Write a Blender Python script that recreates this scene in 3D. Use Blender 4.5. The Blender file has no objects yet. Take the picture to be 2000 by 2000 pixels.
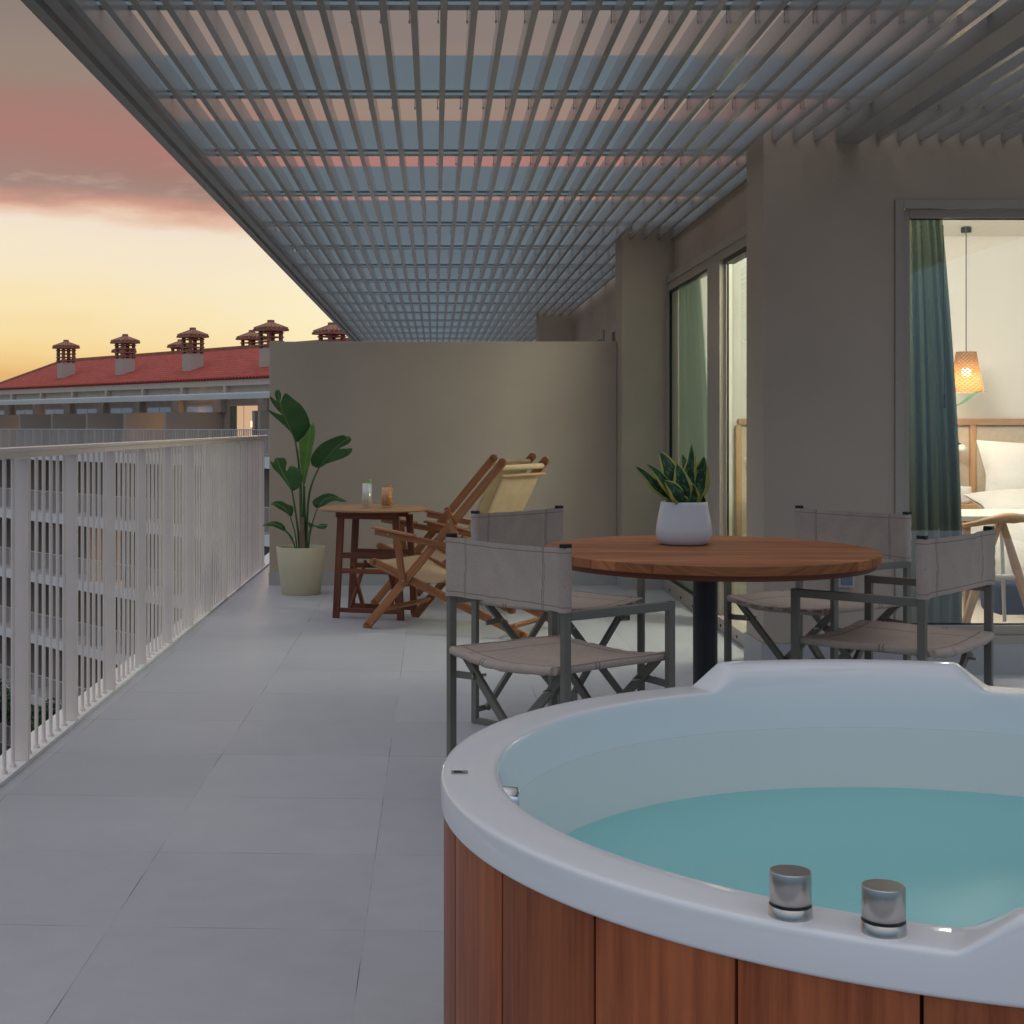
import bpy, bmesh, math, random
from mathutils import Vector, Matrix
from mathutils.geometry import delaunay_2d_cdt
R = math.radians
PI = math.pi
random.seed(7)
sc = bpy.context.scene
COL = sc.collection
F, U0, V0, H = 2850.0, 850.0, 834.0, 1.17       # lens in pixels, vanishing point, eye height

def P(u, v, y):
    return Vector(((u - U0) * y / F, y, H - (v - V0) * y / F))
def G(u, v, z=0.0):
    y = F * (H - z) / (v - V0)
    return Vector(((u - U0) * y / F, y, z))
def s2l(c):
    return tuple(((x / 255) / 12.92 if x / 255 <= 0.04045 else ((x / 255 + 0.055) / 1.055) ** 2.4) for x in c)

# ------------------------------------------------------------------ materials
def new_mat(name):
    m = bpy.data.materials.new(name); m.use_nodes = True
    nt = m.node_tree
    return m, nt, nt.nodes['Principled BSDF']
def link(nt, a, b): nt.links.new(a, b)
def setp(p, **k):
    for n, v in k.items():
        n = n.replace('_', ' ')
        if n in p.inputs: p.inputs[n].default_value = v
def noise(nt, scale, detail=4, rough=0.55, vec=None, stretch=None):
    n = nt.nodes.new('ShaderNodeTexNoise')
    n.inputs['Scale'].default_value = scale; n.inputs['Detail'].default_value = detail
    n.inputs['Roughness'].default_value = rough
    if vec is None:
        tc = nt.nodes.new('ShaderNodeTexCoord'); vec = tc.outputs['Object']
    if stretch:
        mp = nt.nodes.new('ShaderNodeMapping'); mp.inputs['Scale'].default_value = stretch
        link(nt, vec, mp.inputs['Vector']); vec = mp.outputs['Vector']
    link(nt, vec, n.inputs['Vector'])
    return n
def ramp(nt, fac, stops):
    r = nt.nodes.new('ShaderNodeValToRGB')
    e = r.color_ramp.elements
    e[0].position, e[0].color = stops[0][0], (*stops[0][1], 1)
    e[1].position, e[1].color = stops[-1][0], (*stops[-1][1], 1)
    for p, c in stops[1:-1]:
        x = e.new(p); x.color = (*c, 1)
    link(nt, fac, r.inputs['Fac'])
    return r
def bump(nt, p, h, strength=0.2, dist=0.01):
    b = nt.nodes.new('ShaderNodeBump')
    b.inputs['Strength'].default_value = strength; b.inputs['Distance'].default_value = dist
    link(nt, h, b.inputs['Height']); link(nt, b.outputs['Normal'], p.inputs['Normal'])
def math_n(nt, op, a, b=None, c=None):
    n = nt.nodes.new('ShaderNodeMath'); n.operation = op
    for i, x in enumerate((a, b, c)):
        if x is None: continue
        if isinstance(x, (int, float)): n.inputs[i].default_value = x
        else: link(nt, x, n.inputs[i])
    return n.outputs[0]
def mixc(nt, fac, a, b, mode='MIX'):
    m = nt.nodes.new('ShaderNodeMix'); m.data_type = 'RGBA'; m.blend_type = mode
    if isinstance(fac, (int, float)): m.inputs[0].default_value = fac
    else: link(nt, fac, m.inputs[0])
    for i, x in ((6, a), (7, b)):
        if isinstance(x, tuple): m.inputs[i].default_value = (*x, 1)
        else: link(nt, x, m.inputs[i])
    return m.outputs[2]

def varied(name, col, rough=0.6, var=0.12, scale=3, bstr=0.0, bscale=80, spec=0.5, metallic=0, bdist=0.002):
    m, nt, p = new_mat(name)
    n = noise(nt, scale, 5)
    a = tuple(max(0, x * (1 - var)) for x in col); b = tuple(min(1, x * (1 + var)) for x in col)
    r = ramp(nt, n.outputs['Fac'], [(0.3, a), (0.7, b)])
    link(nt, r.outputs['Color'], p.inputs['Base Color'])
    setp(p, Roughness=rough, Metallic=metallic)
    p.inputs['Specular IOR Level'].default_value = spec
    if bstr:
        n2 = noise(nt, bscale, 4)
        bump(nt, p, n2.outputs['Fac'], bstr, bdist)
    return m
def wood(name, dark, light, rough=0.5, su=3.0, sv=55.0, spec=0.4, plankvar=0.35):
    m, nt, p = new_mat(name)
    uv = nt.nodes.new('ShaderNodeUVMap'); uv.uv_map = 'UVMap'
    n = noise(nt, 1.0, 7, 0.65, uv.outputs['UV'], (su, sv, 1))
    n2 = noise(nt, 1.0, 3, 0.5, uv.outputs['UV'], (su * 0.6, sv * 0.16, 1))
    f = math_n(nt, 'ADD', math_n(nt, 'MULTIPLY', n.outputs['Fac'], 0.6), math_n(nt, 'MULTIPLY', n2.outputs['Fac'], 0.4))
    r = ramp(nt, f, [(0.36, dark), (0.5, tuple((a + b) / 2 for a, b in zip(dark, light))), (0.66, light)])
    at = nt.nodes.new('ShaderNodeAttribute'); at.attribute_name = 'tone'
    tone = math_n(nt, 'ADD', math_n(nt, 'MULTIPLY', at.outputs['Fac'], plankvar), 1 - plankvar / 2)
    h = nt.nodes.new('ShaderNodeVectorMath'); h.operation = 'SCALE'
    link(nt, r.outputs['Color'], h.inputs[0]); link(nt, tone, h.inputs['Scale'])
    link(nt, h.outputs[0], p.inputs['Base Color'])
    setp(p, Roughness=rough); p.inputs['Specular IOR Level'].default_value = spec
    bump(nt, p, n.outputs['Fac'], 0.25, 0.001)
    return m
def glass_mat(name, tint, extra=0.0, rough=0.0, gtint=(1, 1, 1), ior=1.5, gain=1.6):
    m = bpy.data.materials.new(name); m.use_nodes = True
    nt = m.node_tree; nt.nodes.clear()
    out = nt.nodes.new('ShaderNodeOutputMaterial')
    t = nt.nodes.new('ShaderNodeBsdfTransparent'); t.inputs['Color'].default_value = (*tint, 1)
    g = nt.nodes.new('ShaderNodeBsdfGlossy'); g.inputs['Roughness'].default_value = rough
    g.inputs['Color'].default_value = (*gtint, 1)
    fr = nt.nodes.new('ShaderNodeFresnel'); fr.inputs['IOR'].default_value = ior
    fac = math_n(nt, 'MINIMUM', math_n(nt, 'ADD', math_n(nt, 'MULTIPLY', fr.outputs[0], gain), extra), 1.0)
    ge = nt.nodes.new('ShaderNodeNewGeometry')
    fac = math_n(nt, 'MULTIPLY', fac, math_n(nt, 'SUBTRACT', 1.0, ge.outputs['Backfacing']))
    mx = nt.nodes.new('ShaderNodeMixShader')
    link(nt, fac, mx.inputs[0]); link(nt, t.outputs[0], mx.inputs[1]); link(nt, g.outputs[0], mx.inputs[2])
    link(nt, mx.outputs[0], out.inputs['Surface'])
    return m
def emis(name, col, strength, base=(0.8, 0.8, 0.8)):
    m, nt, p = new_mat(name)
    setp(p, Base_Color=(*base, 1), Roughness=0.5)
    p.inputs['Emission Color'].default_value = (*col, 1); p.inputs['Emission Strength'].default_value = strength
    return m

M = {}
M['stucco'] = varied('stucco', (0.51, 0.42, 0.335), 0.9, 0.075, 1.3, 0.5, 90, 0.2)
M['stucco_far'] = varied('stucco_far', (0.40, 0.34, 0.29), 0.9, 0.05, 0.3, spec=0.1)
M['frame'] = varied('window_frame_paint', (0.42, 0.37, 0.31), 0.45, 0.03, 2)
M['black'] = varied('black_rubber', (0.012, 0.013, 0.016), 0.5, 0.1, 5)
M['white_steel'] = varied('white_steel', (0.72, 0.68, 0.64), 0.45, 0.04, 3)
M['rail'] = varied('railing_paint', (0.88, 0.77, 0.69), 0.42, 0.05, 4)
M['slat'] = varied('pergola_slat_paint', (0.33, 0.325, 0.31), 0.2, 0.05, 2, spec=0.9)
M['main_beam'] = varied('main_beam_paint', (0.30, 0.29, 0.265), 0.6, 0.05, 2, spec=0.2)
M['beam'] = varied('pergola_beam_paint', (0.42, 0.475, 0.475), 0.4, 0.05, 1.5)
M['far_shade'] = varied('sunshade_paint', (0.62, 0.62, 0.60), 0.5, 0.05, 0.5)
M['skirting'] = varied('skirting_tile', (0.44, 0.43, 0.42), 0.6, 0.05, 3)
M['chair_metal'] = varied('chair_metal', (0.19, 0.178, 0.142), 0.42, 0.08, 8, spec=0.5)
M['table_metal'] = varied('table_metal', (0.03, 0.03, 0.032), 0.4, 0.1, 8)
M['concrete_white'] = varied('painted_slab', (0.80, 0.78, 0.75), 0.8, 0.04, 0.4)
M['far_rail'] = varied('far_railing_paint', (0.60, 0.56, 0.53), 0.6, 0.04, 1)
M['steel'] = varied('brushed_steel', (0.52, 0.50, 0.47), 0.30, 0.04, 20, metallic=1.0)
M['chrome'] = varied('chrome', (0.75, 0.76, 0.78), 0.1, 0.02, 10, metallic=1.0)
M['pot_cream'] = varied('cream_pot', (0.62, 0.55, 0.38), 0.55, 0.03, 4)
M['pot_white'] = varied('white_ceramic', (0.80, 0.80, 0.81), 0.28, 0.02, 4)
M['soil'] = varied('soil', (0.035, 0.022, 0.014), 0.95, 0.4, 60, 0.6, 90)
M['canvas'] = varied('cream_canvas', (0.55, 0.40, 0.245), 0.9, 0.05, 12, 0.3, 500, 0.1)
M['wood_deck'] = wood('deckchair_wood', (0.23, 0.088, 0.036), (0.47, 0.20, 0.085), 0.5, 3, 60, 0.25)
M['wood_dark'] = wood('bistro_frame_wood', (0.10, 0.028, 0.014), (0.26, 0.075, 0.032), 0.5, 3, 70)
M['wood_top'] = wood('bistro_top_wood', (0.30, 0.15, 0.065), (0.46, 0.26, 0.12), 0.5, 3, 40)
M['wood_table'] = wood('table_top_wood', (0.30, 0.095, 0.035), (0.60, 0.25, 0.105), 0.55, 3, 45, 0.2, 0.45)
M['wood_tub'] = wood('tub_cladding_wood', (0.20, 0.043, 0.014), (0.50, 0.145, 0.050), 0.42, 2.0, 44, 0.35, 0.4)
M['wood_light'] = wood('light_oak', (0.40, 0.22, 0.10), (0.60, 0.38, 0.20), 0.5, 3, 40)
M['acrylic'] = varied('white_acrylic', (0.88, 0.88, 0.88), 0.07, 0.01, 3, spec=0.55)
M['acrylic_in'] = varied('basin_acrylic', (0.86, 0.84, 0.81), 0.12, 0.01, 3, spec=0.5)
M['white_wall'] = varied('interior_plaster', (0.82, 0.80, 0.74), 0.9, 0.02, 2, spec=0.1)
M['linen'] = varied('white_linen', (0.85, 0.85, 0.84), 0.9, 0.03, 5, 0.5, 18, 0.1, bdist=0.02)
M['beige_cloth'] = varied('beige_weave', (0.66, 0.58, 0.46), 0.9, 0.06, 40, 0.3, 300, 0.1)
M['rug'] = varied('jute_rug', (0.34, 0.22, 0.11), 0.95, 0.25, 60, 0.6, 120, 0.1)
M['room_floor'] = varied('room_floor', (0.62, 0.57, 0.50), 0.45, 0.05, 2)
M['navy'] = varied('navy_cloth', (0.02, 0.04, 0.12), 0.9, 0.1, 10)
M['stone_white'] = varied('white_lacquer', (0.78, 0.77, 0.72), 0.3, 0.02, 3)
M['black_metal'] = varied('black_metal', (0.02, 0.02, 0.022), 0.4, 0.05, 5)
M['ground'] = varied('courtyard_ground', (0.10, 0.095, 0.08), 0.95, 0.3, 0.2)
M['plastic_socket'] = varied('socket_plastic', (0.50, 0.52, 0.55), 0.35, 0.03, 5)
M['socket_lid'] = varied('socket_lid', (0.16, 0.19, 0.24), 0.2, 0.03, 5)
M['room_glass'] = glass_mat('pane_glass', (0.97, 0.985, 0.98), extra=0.05, gain=2.6, gtint=(0.85, 0.95, 1))
M['door_glass'] = glass_mat('door_glass', (0.91, 0.965, 0.93), ior=1.35, gain=1.0)
M['clear_glass'] = glass_mat('drinking_glass', (0.97, 0.98, 0.98), extra=0.01, gain=0.8)

def floor_mat():
    m, nt, p = new_mat('terrace_tiles')
    tc = nt.nodes.new('ShaderNodeTexCoord'); sp = nt.nodes.new('ShaderNodeSeparateXYZ')
    link(nt, tc.outputs['Object'], sp.inputs[0])
    X, Y = sp.outputs[0], sp.outputs[1]
    ysk = math_n(nt, 'ADD', Y, math_n(nt, 'MULTIPLY', X, 0.045))
    def cell(c, off, size):
        f = math_n(nt, 'DIVIDE', math_n(nt, 'SUBTRACT', c, off), size)
        fr = math_n(nt, 'FRACT', f)
        d = math_n(nt, 'MULTIPLY', math_n(nt, 'MINIMUM', fr, math_n(nt, 'SUBTRACT', 1.0, fr)), size)
        return d, math_n(nt, 'FLOOR', f)
    dx, ix = cell(X, -0.1636, 0.599)
    dy, iy = cell(ysk, 3.385, 0.599)
    d = math_n(nt, 'MINIMUM', dx, dy)
    line = math_n(nt, 'LESS_THAN', d, 0.0012)
    cb = nt.nodes.new('ShaderNodeCombineXYZ'); link(nt, ix, cb.inputs[0]); link(nt, iy, cb.inputs[1])
    wn = nt.nodes.new('ShaderNodeTexWhiteNoise'); link(nt, cb.outputs[0], wn.inputs['Vector'])
    n1 = noise(nt, 0.9, 4, 0.5); n2 = noise(nt, 260, 3, 0.6); n3 = noise(nt, 9, 6, 0.6)
    base = ramp(nt, n1.outputs['Fac'], [(0.3, (0.44, 0.45, 0.475)), (0.7, (0.50, 0.505, 0.52))])
    t = math_n(nt, 'ADD', 0.93, math_n(nt, 'MULTIPLY', wn.outputs['Value'], 0.085))
    t = math_n(nt, 'ADD', t, math_n(nt, 'MULTIPLY', math_n(nt, 'SUBTRACT', n2.outputs['Fac'], 0.5), 0.16))
    t = math_n(nt, 'ADD', t, math_n(nt, 'MULTIPLY', math_n(nt, 'SUBTRACT', n3.outputs['Fac'], 0.5), 0.20))
    v = nt.nodes.new('ShaderNodeVectorMath'); v.operation = 'SCALE'
    link(nt, base.outputs['Color'], v.inputs[0]); link(nt, t, v.inputs['Scale'])
    # joint darkness varies along its length
    nj = noise(nt, 3.0, 2, 0.5)
    jf = math_n(nt, 'MULTIPLY', line, math_n(nt, 'MAXIMUM', math_n(nt, 'MULTIPLY_ADD', nj.outputs['Fac'], 4.0, -1.6), 0.08))
    jf = math_n(nt, 'MINIMUM', jf, 0.9)
    c = mixc(nt, jf, v.outputs[0], (0.10, 0.095, 0.09))
    link(nt, c, p.inputs['Base Color'])
    rr = math_n(nt, 'MULTIPLY_ADD', n3.outputs['Fac'], 0.2, 0.42)
    link(nt, rr, p.inputs['Roughness'])
    p.inputs['Specular IOR Level'].default_value = 0.35
    hh = math_n(nt, 'SUBTRACT', math_n(nt, 'MULTIPLY', n2.outputs['Fac'], 0.15), line)
    bump(nt, p, hh, 0.3, 0.0015)
    return m
M['floor'] = floor_mat()

def canvas_mat():
    m, nt, p = new_mat('taupe_canvas')
    uv = nt.nodes.new('ShaderNodeUVMap'); uv.uv_map = 'UVMap'
    sp = nt.nodes.new('ShaderNodeSeparateXYZ'); link(nt, uv.outputs['UV'], sp.inputs[0])
    n = noise(nt, 5, 5); w = noise(nt, 1.0, 3, 0.6, None, (500, 500, 120)); w2 = noise(nt, 1.0, 3, 0.6, None, (90, 90, 420))
    r = ramp(nt, n.outputs['Fac'], [(0.3, (0.48, 0.385, 0.32)), (0.7, (0.57, 0.465, 0.39))])
    wv = math_n(nt, 'ADD', w.outputs['Fac'], w2.outputs['Fac'])
    f = math_n(nt, 'ADD', 0.7, math_n(nt, 'MULTIPLY', wv, 0.3))
    v = nt.nodes.new('ShaderNodeVectorMath'); v.operation = 'SCALE'
    link(nt, r.outputs['Color'], v.inputs[0]); link(nt, f, v.inputs['Scale'])
    # stitched seams near both ends
    a = math_n(nt, 'ABSOLUTE', math_n(nt, 'SUBTRACT', sp.outputs[0], 0.5))
    s = math_n(nt, 'LESS_THAN', math_n(nt, 'ABSOLUTE', math_n(nt, 'SUBTRACT', a, 0.335)), 0.003)
    s2 = math_n(nt, 'LESS_THAN', math_n(nt, 'ABSOLUTE', math_n(nt, 'SUBTRACT', a, 0.348)), 0.003)
    s3 = math_n(nt, 'LESS_THAN', math_n(nt, 'ABSOLUTE', math_n(nt, 'SUBTRACT', math_n(nt, 'ABSOLUTE', math_n(nt, 'SUBTRACT', sp.outputs[1], 0.5)), 0.42)), 0.008)
    ss = math_n(nt, 'MAXIMUM', math_n(nt, 'MAXIMUM', s, s2), s3)
    c = mixc(nt, math_n(nt, 'MULTIPLY', ss, 0.5), v.outputs[0], (0.07, 0.055, 0.05))
    link(nt, c, p.inputs['Base Color'])
    setp(p, Roughness=0.92); p.inputs['Specular IOR Level'].default_value = 0.15
    nb = noise(nt, 7, 4, 0.5)
    hh = math_n(nt, 'ADD', math_n(nt, 'MULTIPLY', nb.outputs['Fac'], 4.0), math_n(nt, 'SUBTRACT', math_n(nt, 'MULTIPLY', wv, 0.3), ss))
    bump(nt, p, hh, 0.4, 0.002)
    return m
M['taupe'] = canvas_mat()

def leaf_mat(name, dark, light, rib, wax=0.35, veins=True, margin=None):
    m, nt, p = new_mat(name)
    uv = nt.nodes.new('ShaderNodeUVMap'); uv.uv_map = 'UVMap'
    sp = nt.nodes.new('ShaderNodeSeparateXYZ'); link(nt, uv.outputs['UV'], sp.inputs[0])
    n = noise(nt, 6, 4)
    r = ramp(nt, n.outputs['Fac'], [(0.3, dark), (0.7, light)])
    col = r.outputs['Color']
    ad = math_n(nt, 'ABSOLUTE', sp.outputs[1])
    if veins:
        w = math_n(nt, 'SINE', math_n(nt, 'MULTIPLY', math_n(nt, 'SUBTRACT', sp.outputs[0], math_n(nt, 'MULTIPLY', ad, 0.9)), 420))
        col = mixc(nt, math_n(nt, 'MULTIPLY', math_n(nt, 'ADD', w, 1.0), 0.10), col, rib)
        ribf = math_n(nt, 'LESS_THAN', ad, 0.0035)
        col = mixc(nt, ribf, col, rib)
        bump(nt, p, w, 0.25, 0.002)
    if margin:
        nn = noise(nt, 30, 3)
        band = noise(nt, 1.0, 3, 0.6, uv.outputs['UV'], (40, 2, 1))
        col = mixc(nt, math_n(nt, 'GREATER_THAN', band.outputs['Fac'], 0.56), col, tuple(x * 2.2 for x in light))
        e = math_n(nt, 'ADD', ad, math_n(nt, 'MULTIPLY', math_n(nt, 'SUBTRACT', nn.outputs['Fac'], 0.5), 0.2))
        col = mixc(nt, math_n(nt, 'GREATER_THAN', e, 0.66), col, margin)
    link(nt, col, p.inputs['Base Color'])
    setp(p, Roughness=wax); p.inputs['Specular IOR Level'].default_value = 0.4
    return m
M['leaf'] = leaf_mat('banana_leaf', (0.035, 0.11, 0.035), (0.06, 0.17, 0.045), (0.16, 0.28, 0.09))
M['leaf_young'] = leaf_mat('young_leaf', (0.10, 0.24, 0.035), (0.15, 0.32, 0.05), (0.2, 0.35, 0.08))
M['stem'] = varied('leaf_stem', (0.06, 0.14, 0.04), 0.5, 0.2, 10)
M['sheath'] = varied('dry_sheath', (0.20, 0.15, 0.10), 0.8, 0.3, 20, 0.4, 40)
M['snake'] = leaf_mat('snake_leaf', (0.014, 0.05, 0.018), (0.03, 0.085, 0.028), (0.1, 0.2, 0.05), 0.35, False, (0.42, 0.44, 0.10))
M['mint'] = varied('mint_leaf', (0.20, 0.50, 0.08), 0.5, 0.3, 60)
M['bush'] = varied('bush_leaf', (0.05, 0.10, 0.03), 0.6, 0.4, 2)
M['bark'] = varied('bark', (0.12, 0.09, 0.06), 0.9, 0.3, 5)

def curtain_mat(name='green_curtain', base=((0.15, 0.19, 0.155), (0.20, 0.245, 0.195)), tc=(0.38, 0.46, 0.37), mix=0.25):
    m, nt, p = new_mat(name)
    n = noise(nt, 3, 4)
    r = ramp(nt, n.outputs['Fac'], [(0.3, base[0]), (0.7, base[1])])
    link(nt, r.outputs['Color'], p.inputs['Base Color'])
    setp(p, Roughness=0.8)
    tr = nt.nodes.new('ShaderNodeBsdfTranslucent'); tr.inputs['Color'].default_value = (*tc, 1)
    mx = nt.nodes.new('ShaderNodeMixShader'); mx.inputs[0].default_value = mix
    out = nt.nodes['Material Output']
    link(nt, p.outputs[0], mx.inputs[1]); link(nt, tr.outputs[0], mx.inputs[2]); link(nt, mx.outputs[0], out.inputs['Surface'])
    return m
M['curtain'] = curtain_mat()
M['curtain_pale'] = curtain_mat('pale_green_curtain', ((0.36, 0.42, 0.37), (0.44, 0.50, 0.43)), (0.66, 0.76, 0.68), 0.5)

def roof_mat():
    m, nt, p = new_mat('roof_tiles')
    uv = nt.nodes.new('ShaderNodeUVMap'); uv.uv_map = 'UVMap'
    sp = nt.nodes.new('ShaderNodeSeparateXYZ'); link(nt, uv.outputs['UV'], sp.inputs[0])
    w = math_n(nt, 'SINE', math_n(nt, 'MULTIPLY', sp.outputs[0], 2 * PI / 0.26))
    c = math_n(nt, 'FRACT', math_n(nt, 'DIVIDE', sp.outputs[1], 0.38))
    hgt = math_n(nt, 'ADD', math_n(nt, 'MULTIPLY', w, 0.5), math_n(nt, 'MULTIPLY', c, 0.6))
    n = noise(nt, 1.0, 3, 0.5, uv.outputs['UV'], (3.8, 2.6, 1)); n2 = noise(nt, 0.4, 3)
    r = ramp(nt, n.outputs['Fac'], [(0.3, (0.32, 0.056, 0.042)), (0.7, (0.50, 0.10, 0.072))])
    c2 = mixc(nt, math_n(nt, 'LESS_THAN', c, 0.12), r.outputs['Color'], (0.16, 0.03, 0.02))
    link(nt, c2, p.inputs['Base Color'])
    setp(p, Roughness=0.75); p.inputs['Specular IOR Level'].default_value = 0.2
    bump(nt, p, hgt, 0.8, 0.08)
    return m
M['roof'] = roof_mat()
M['terracotta'] = varied('terracotta', (0.33, 0.155, 0.10), 0.8, 0.25, 3, 0.3, 8)
M['chimney_stucco'] = varied('chimney_stucco', (0.50, 0.43, 0.35), 0.9, 0.05, 1)
def dark_glass(name='mirror_window_glass', col=(0.60, 0.64, 0.66, 1), met=0.6):
    m, nt, p = new_mat(name)
    setp(p, Base_Color=col, Roughness=0.05, Metallic=met)
    p.inputs['Specular IOR Level'].default_value = 1.0
    p.inputs['IOR'].default_value = 2.0
    return m
M['sky_glass'] = dark_glass()
M['dark_glass'] = dark_glass('dark_window_glass', (0.03, 0.03, 0.035, 1), 0.0)
M['lit_window'] = emis('lit_window', (1.0, 0.62, 0.36), 0.55, (0.4, 0.3, 0.2))
M['far_lamp'] = emis('far_lamp_glow', (1.0, 0.55, 0.22), 3.0)
M['sconce'] = emis('sconce_glow', (1.0, 0.55, 0.18), 6.0)
M['bulb'] = emis('bulb_glow', (1.0, 0.80, 0.5), 14.0)
M['ceiling_strip'] = emis('ceiling_strip_glow', (0.85, 1.0, 0.95), 2.2)

def rattan_mat():
    m, nt, p = new_mat('woven_rattan')
    uv = nt.nodes.new('ShaderNodeUVMap'); uv.uv_map = 'UVMap'
    sp = nt.nodes.new('ShaderNodeSeparateXYZ'); link(nt, uv.outputs['UV'], sp.inputs[0])
    a = math_n(nt, 'SINE', math_n(nt, 'MULTIPLY', sp.outputs[0], 2 * PI * 18))
    b = math_n(nt, 'SINE', math_n(nt, 'MULTIPLY', sp.outputs[1], 2 * PI * 11))
    n = noise(nt, 60, 3)
    wv = math_n(nt, 'ADD', math_n(nt, 'MULTIPLY', a, b), math_n(nt, 'MULTIPLY', n.outputs['Fac'], 1.2))
    r = ramp(nt, wv, [(0.0, (0.10, 0.05, 0.02)), (0.9, (0.45, 0.27, 0.12))])
    link(nt, r.outputs['Color'], p.inputs['Base Color']); setp(p, Roughness=0.8)
    tr = nt.nodes.new('ShaderNodeBsdfTranslucent'); tr.inputs['Color'].default_value = (0.55, 0.30, 0.12, 1)
    tp = nt.nodes.new('ShaderNodeBsdfTransparent')
    mx = nt.nodes.new('ShaderNodeMixShader'); mx.inputs[0].default_value = 0.2
    mx2 = nt.nodes.new('ShaderNodeMixShader')
    hole = math_n(nt, 'GREATER_THAN', wv, 1.12)
    out = nt.nodes['Material Output']
    link(nt, p.outputs[0], mx.inputs[1]); link(nt, tr.outputs[0], mx.inputs[2])
    link(nt, hole, mx2.inputs[0]); link(nt, mx.outputs[0], mx2.inputs[1]); link(nt, tp.outputs[0], mx2.inputs[2])
    link(nt, mx2.outputs[0], out.inputs['Surface'])
    return m
M['rattan'] = rattan_mat()

def water_mat():
    m = bpy.data.materials.new('tub_water'); m.use_nodes = True
    nt = m.node_tree; nt.nodes.clear()
    out = nt.nodes.new('ShaderNodeOutputMaterial')
    t = nt.nodes.new('ShaderNodeBsdfTransparent'); t.inputs['Color'].default_value = (0.52, 0.94, 0.95, 1)
    df = nt.nodes.new('ShaderNodeBsdfDiffuse'); df.inputs['Color'].default_value = (0.44, 0.97, 0.96, 1)
    g = nt.nodes.new('ShaderNodeBsdfGlossy'); g.inputs['Roughness'].default_value = 0.32
    n = noise(nt, 9.0, 4, 0.55)
    b = nt.nodes.new('ShaderNodeBump'); b.inputs['Strength'].default_value = 0.07; b.inputs['Distance'].default_value = 0.02
    link(nt, n.outputs['Fac'], b.inputs['Height']); link(nt, b.outputs[0], g.inputs['Normal'])
    fr = nt.nodes.new('ShaderNodeFresnel'); fr.inputs['IOR'].default_value = 1.25; link(nt, b.outputs[0], fr.inputs['Normal'])
    m1 = nt.nodes.new('ShaderNodeMixShader'); m1.inputs[0].default_value = 0.45
    m2 = nt.nodes.new('ShaderNodeMixShader')
    link(nt, t.outputs[0], m1.inputs[1]); link(nt, df.outputs[0], m1.inputs[2])
    link(nt, math_n(nt, 'MULTIPLY', fr.outputs[0], 0.25), m2.inputs[0]); link(nt, m1.outputs[0], m2.inputs[1]); link(nt, g.outputs[0], m2.inputs[2])
    link(nt, m2.outputs[0], out.inputs['Surface'])
    return m
M['water'] = water_mat()
def drink_mat(name, c1, c2, scale):
    m, nt, p = new_mat(name)
    n = noise(nt, scale, 5, 0.7)
    r = ramp(nt, n.outputs['Fac'], [(0.35, c1), (0.65, c2)])
    link(nt, r.outputs['Color'], p.inputs['Base Color'])
    setp(p, Roughness=0.3); p.inputs['Subsurface Weight'].default_value = 0.2
    return m
M['drink_white'] = drink_mat('white_drink', (0.70, 0.70, 0.60), (0.95, 0.95, 0.88), 60)
M['drink_amber'] = drink_mat('amber_drink', (0.50, 0.17, 0.03), (0.98, 0.58, 0.22), 130)
M['orange'] = varied('orange_peel', (0.55, 0.20, 0.04), 0.5, 0.2, 40)

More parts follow.
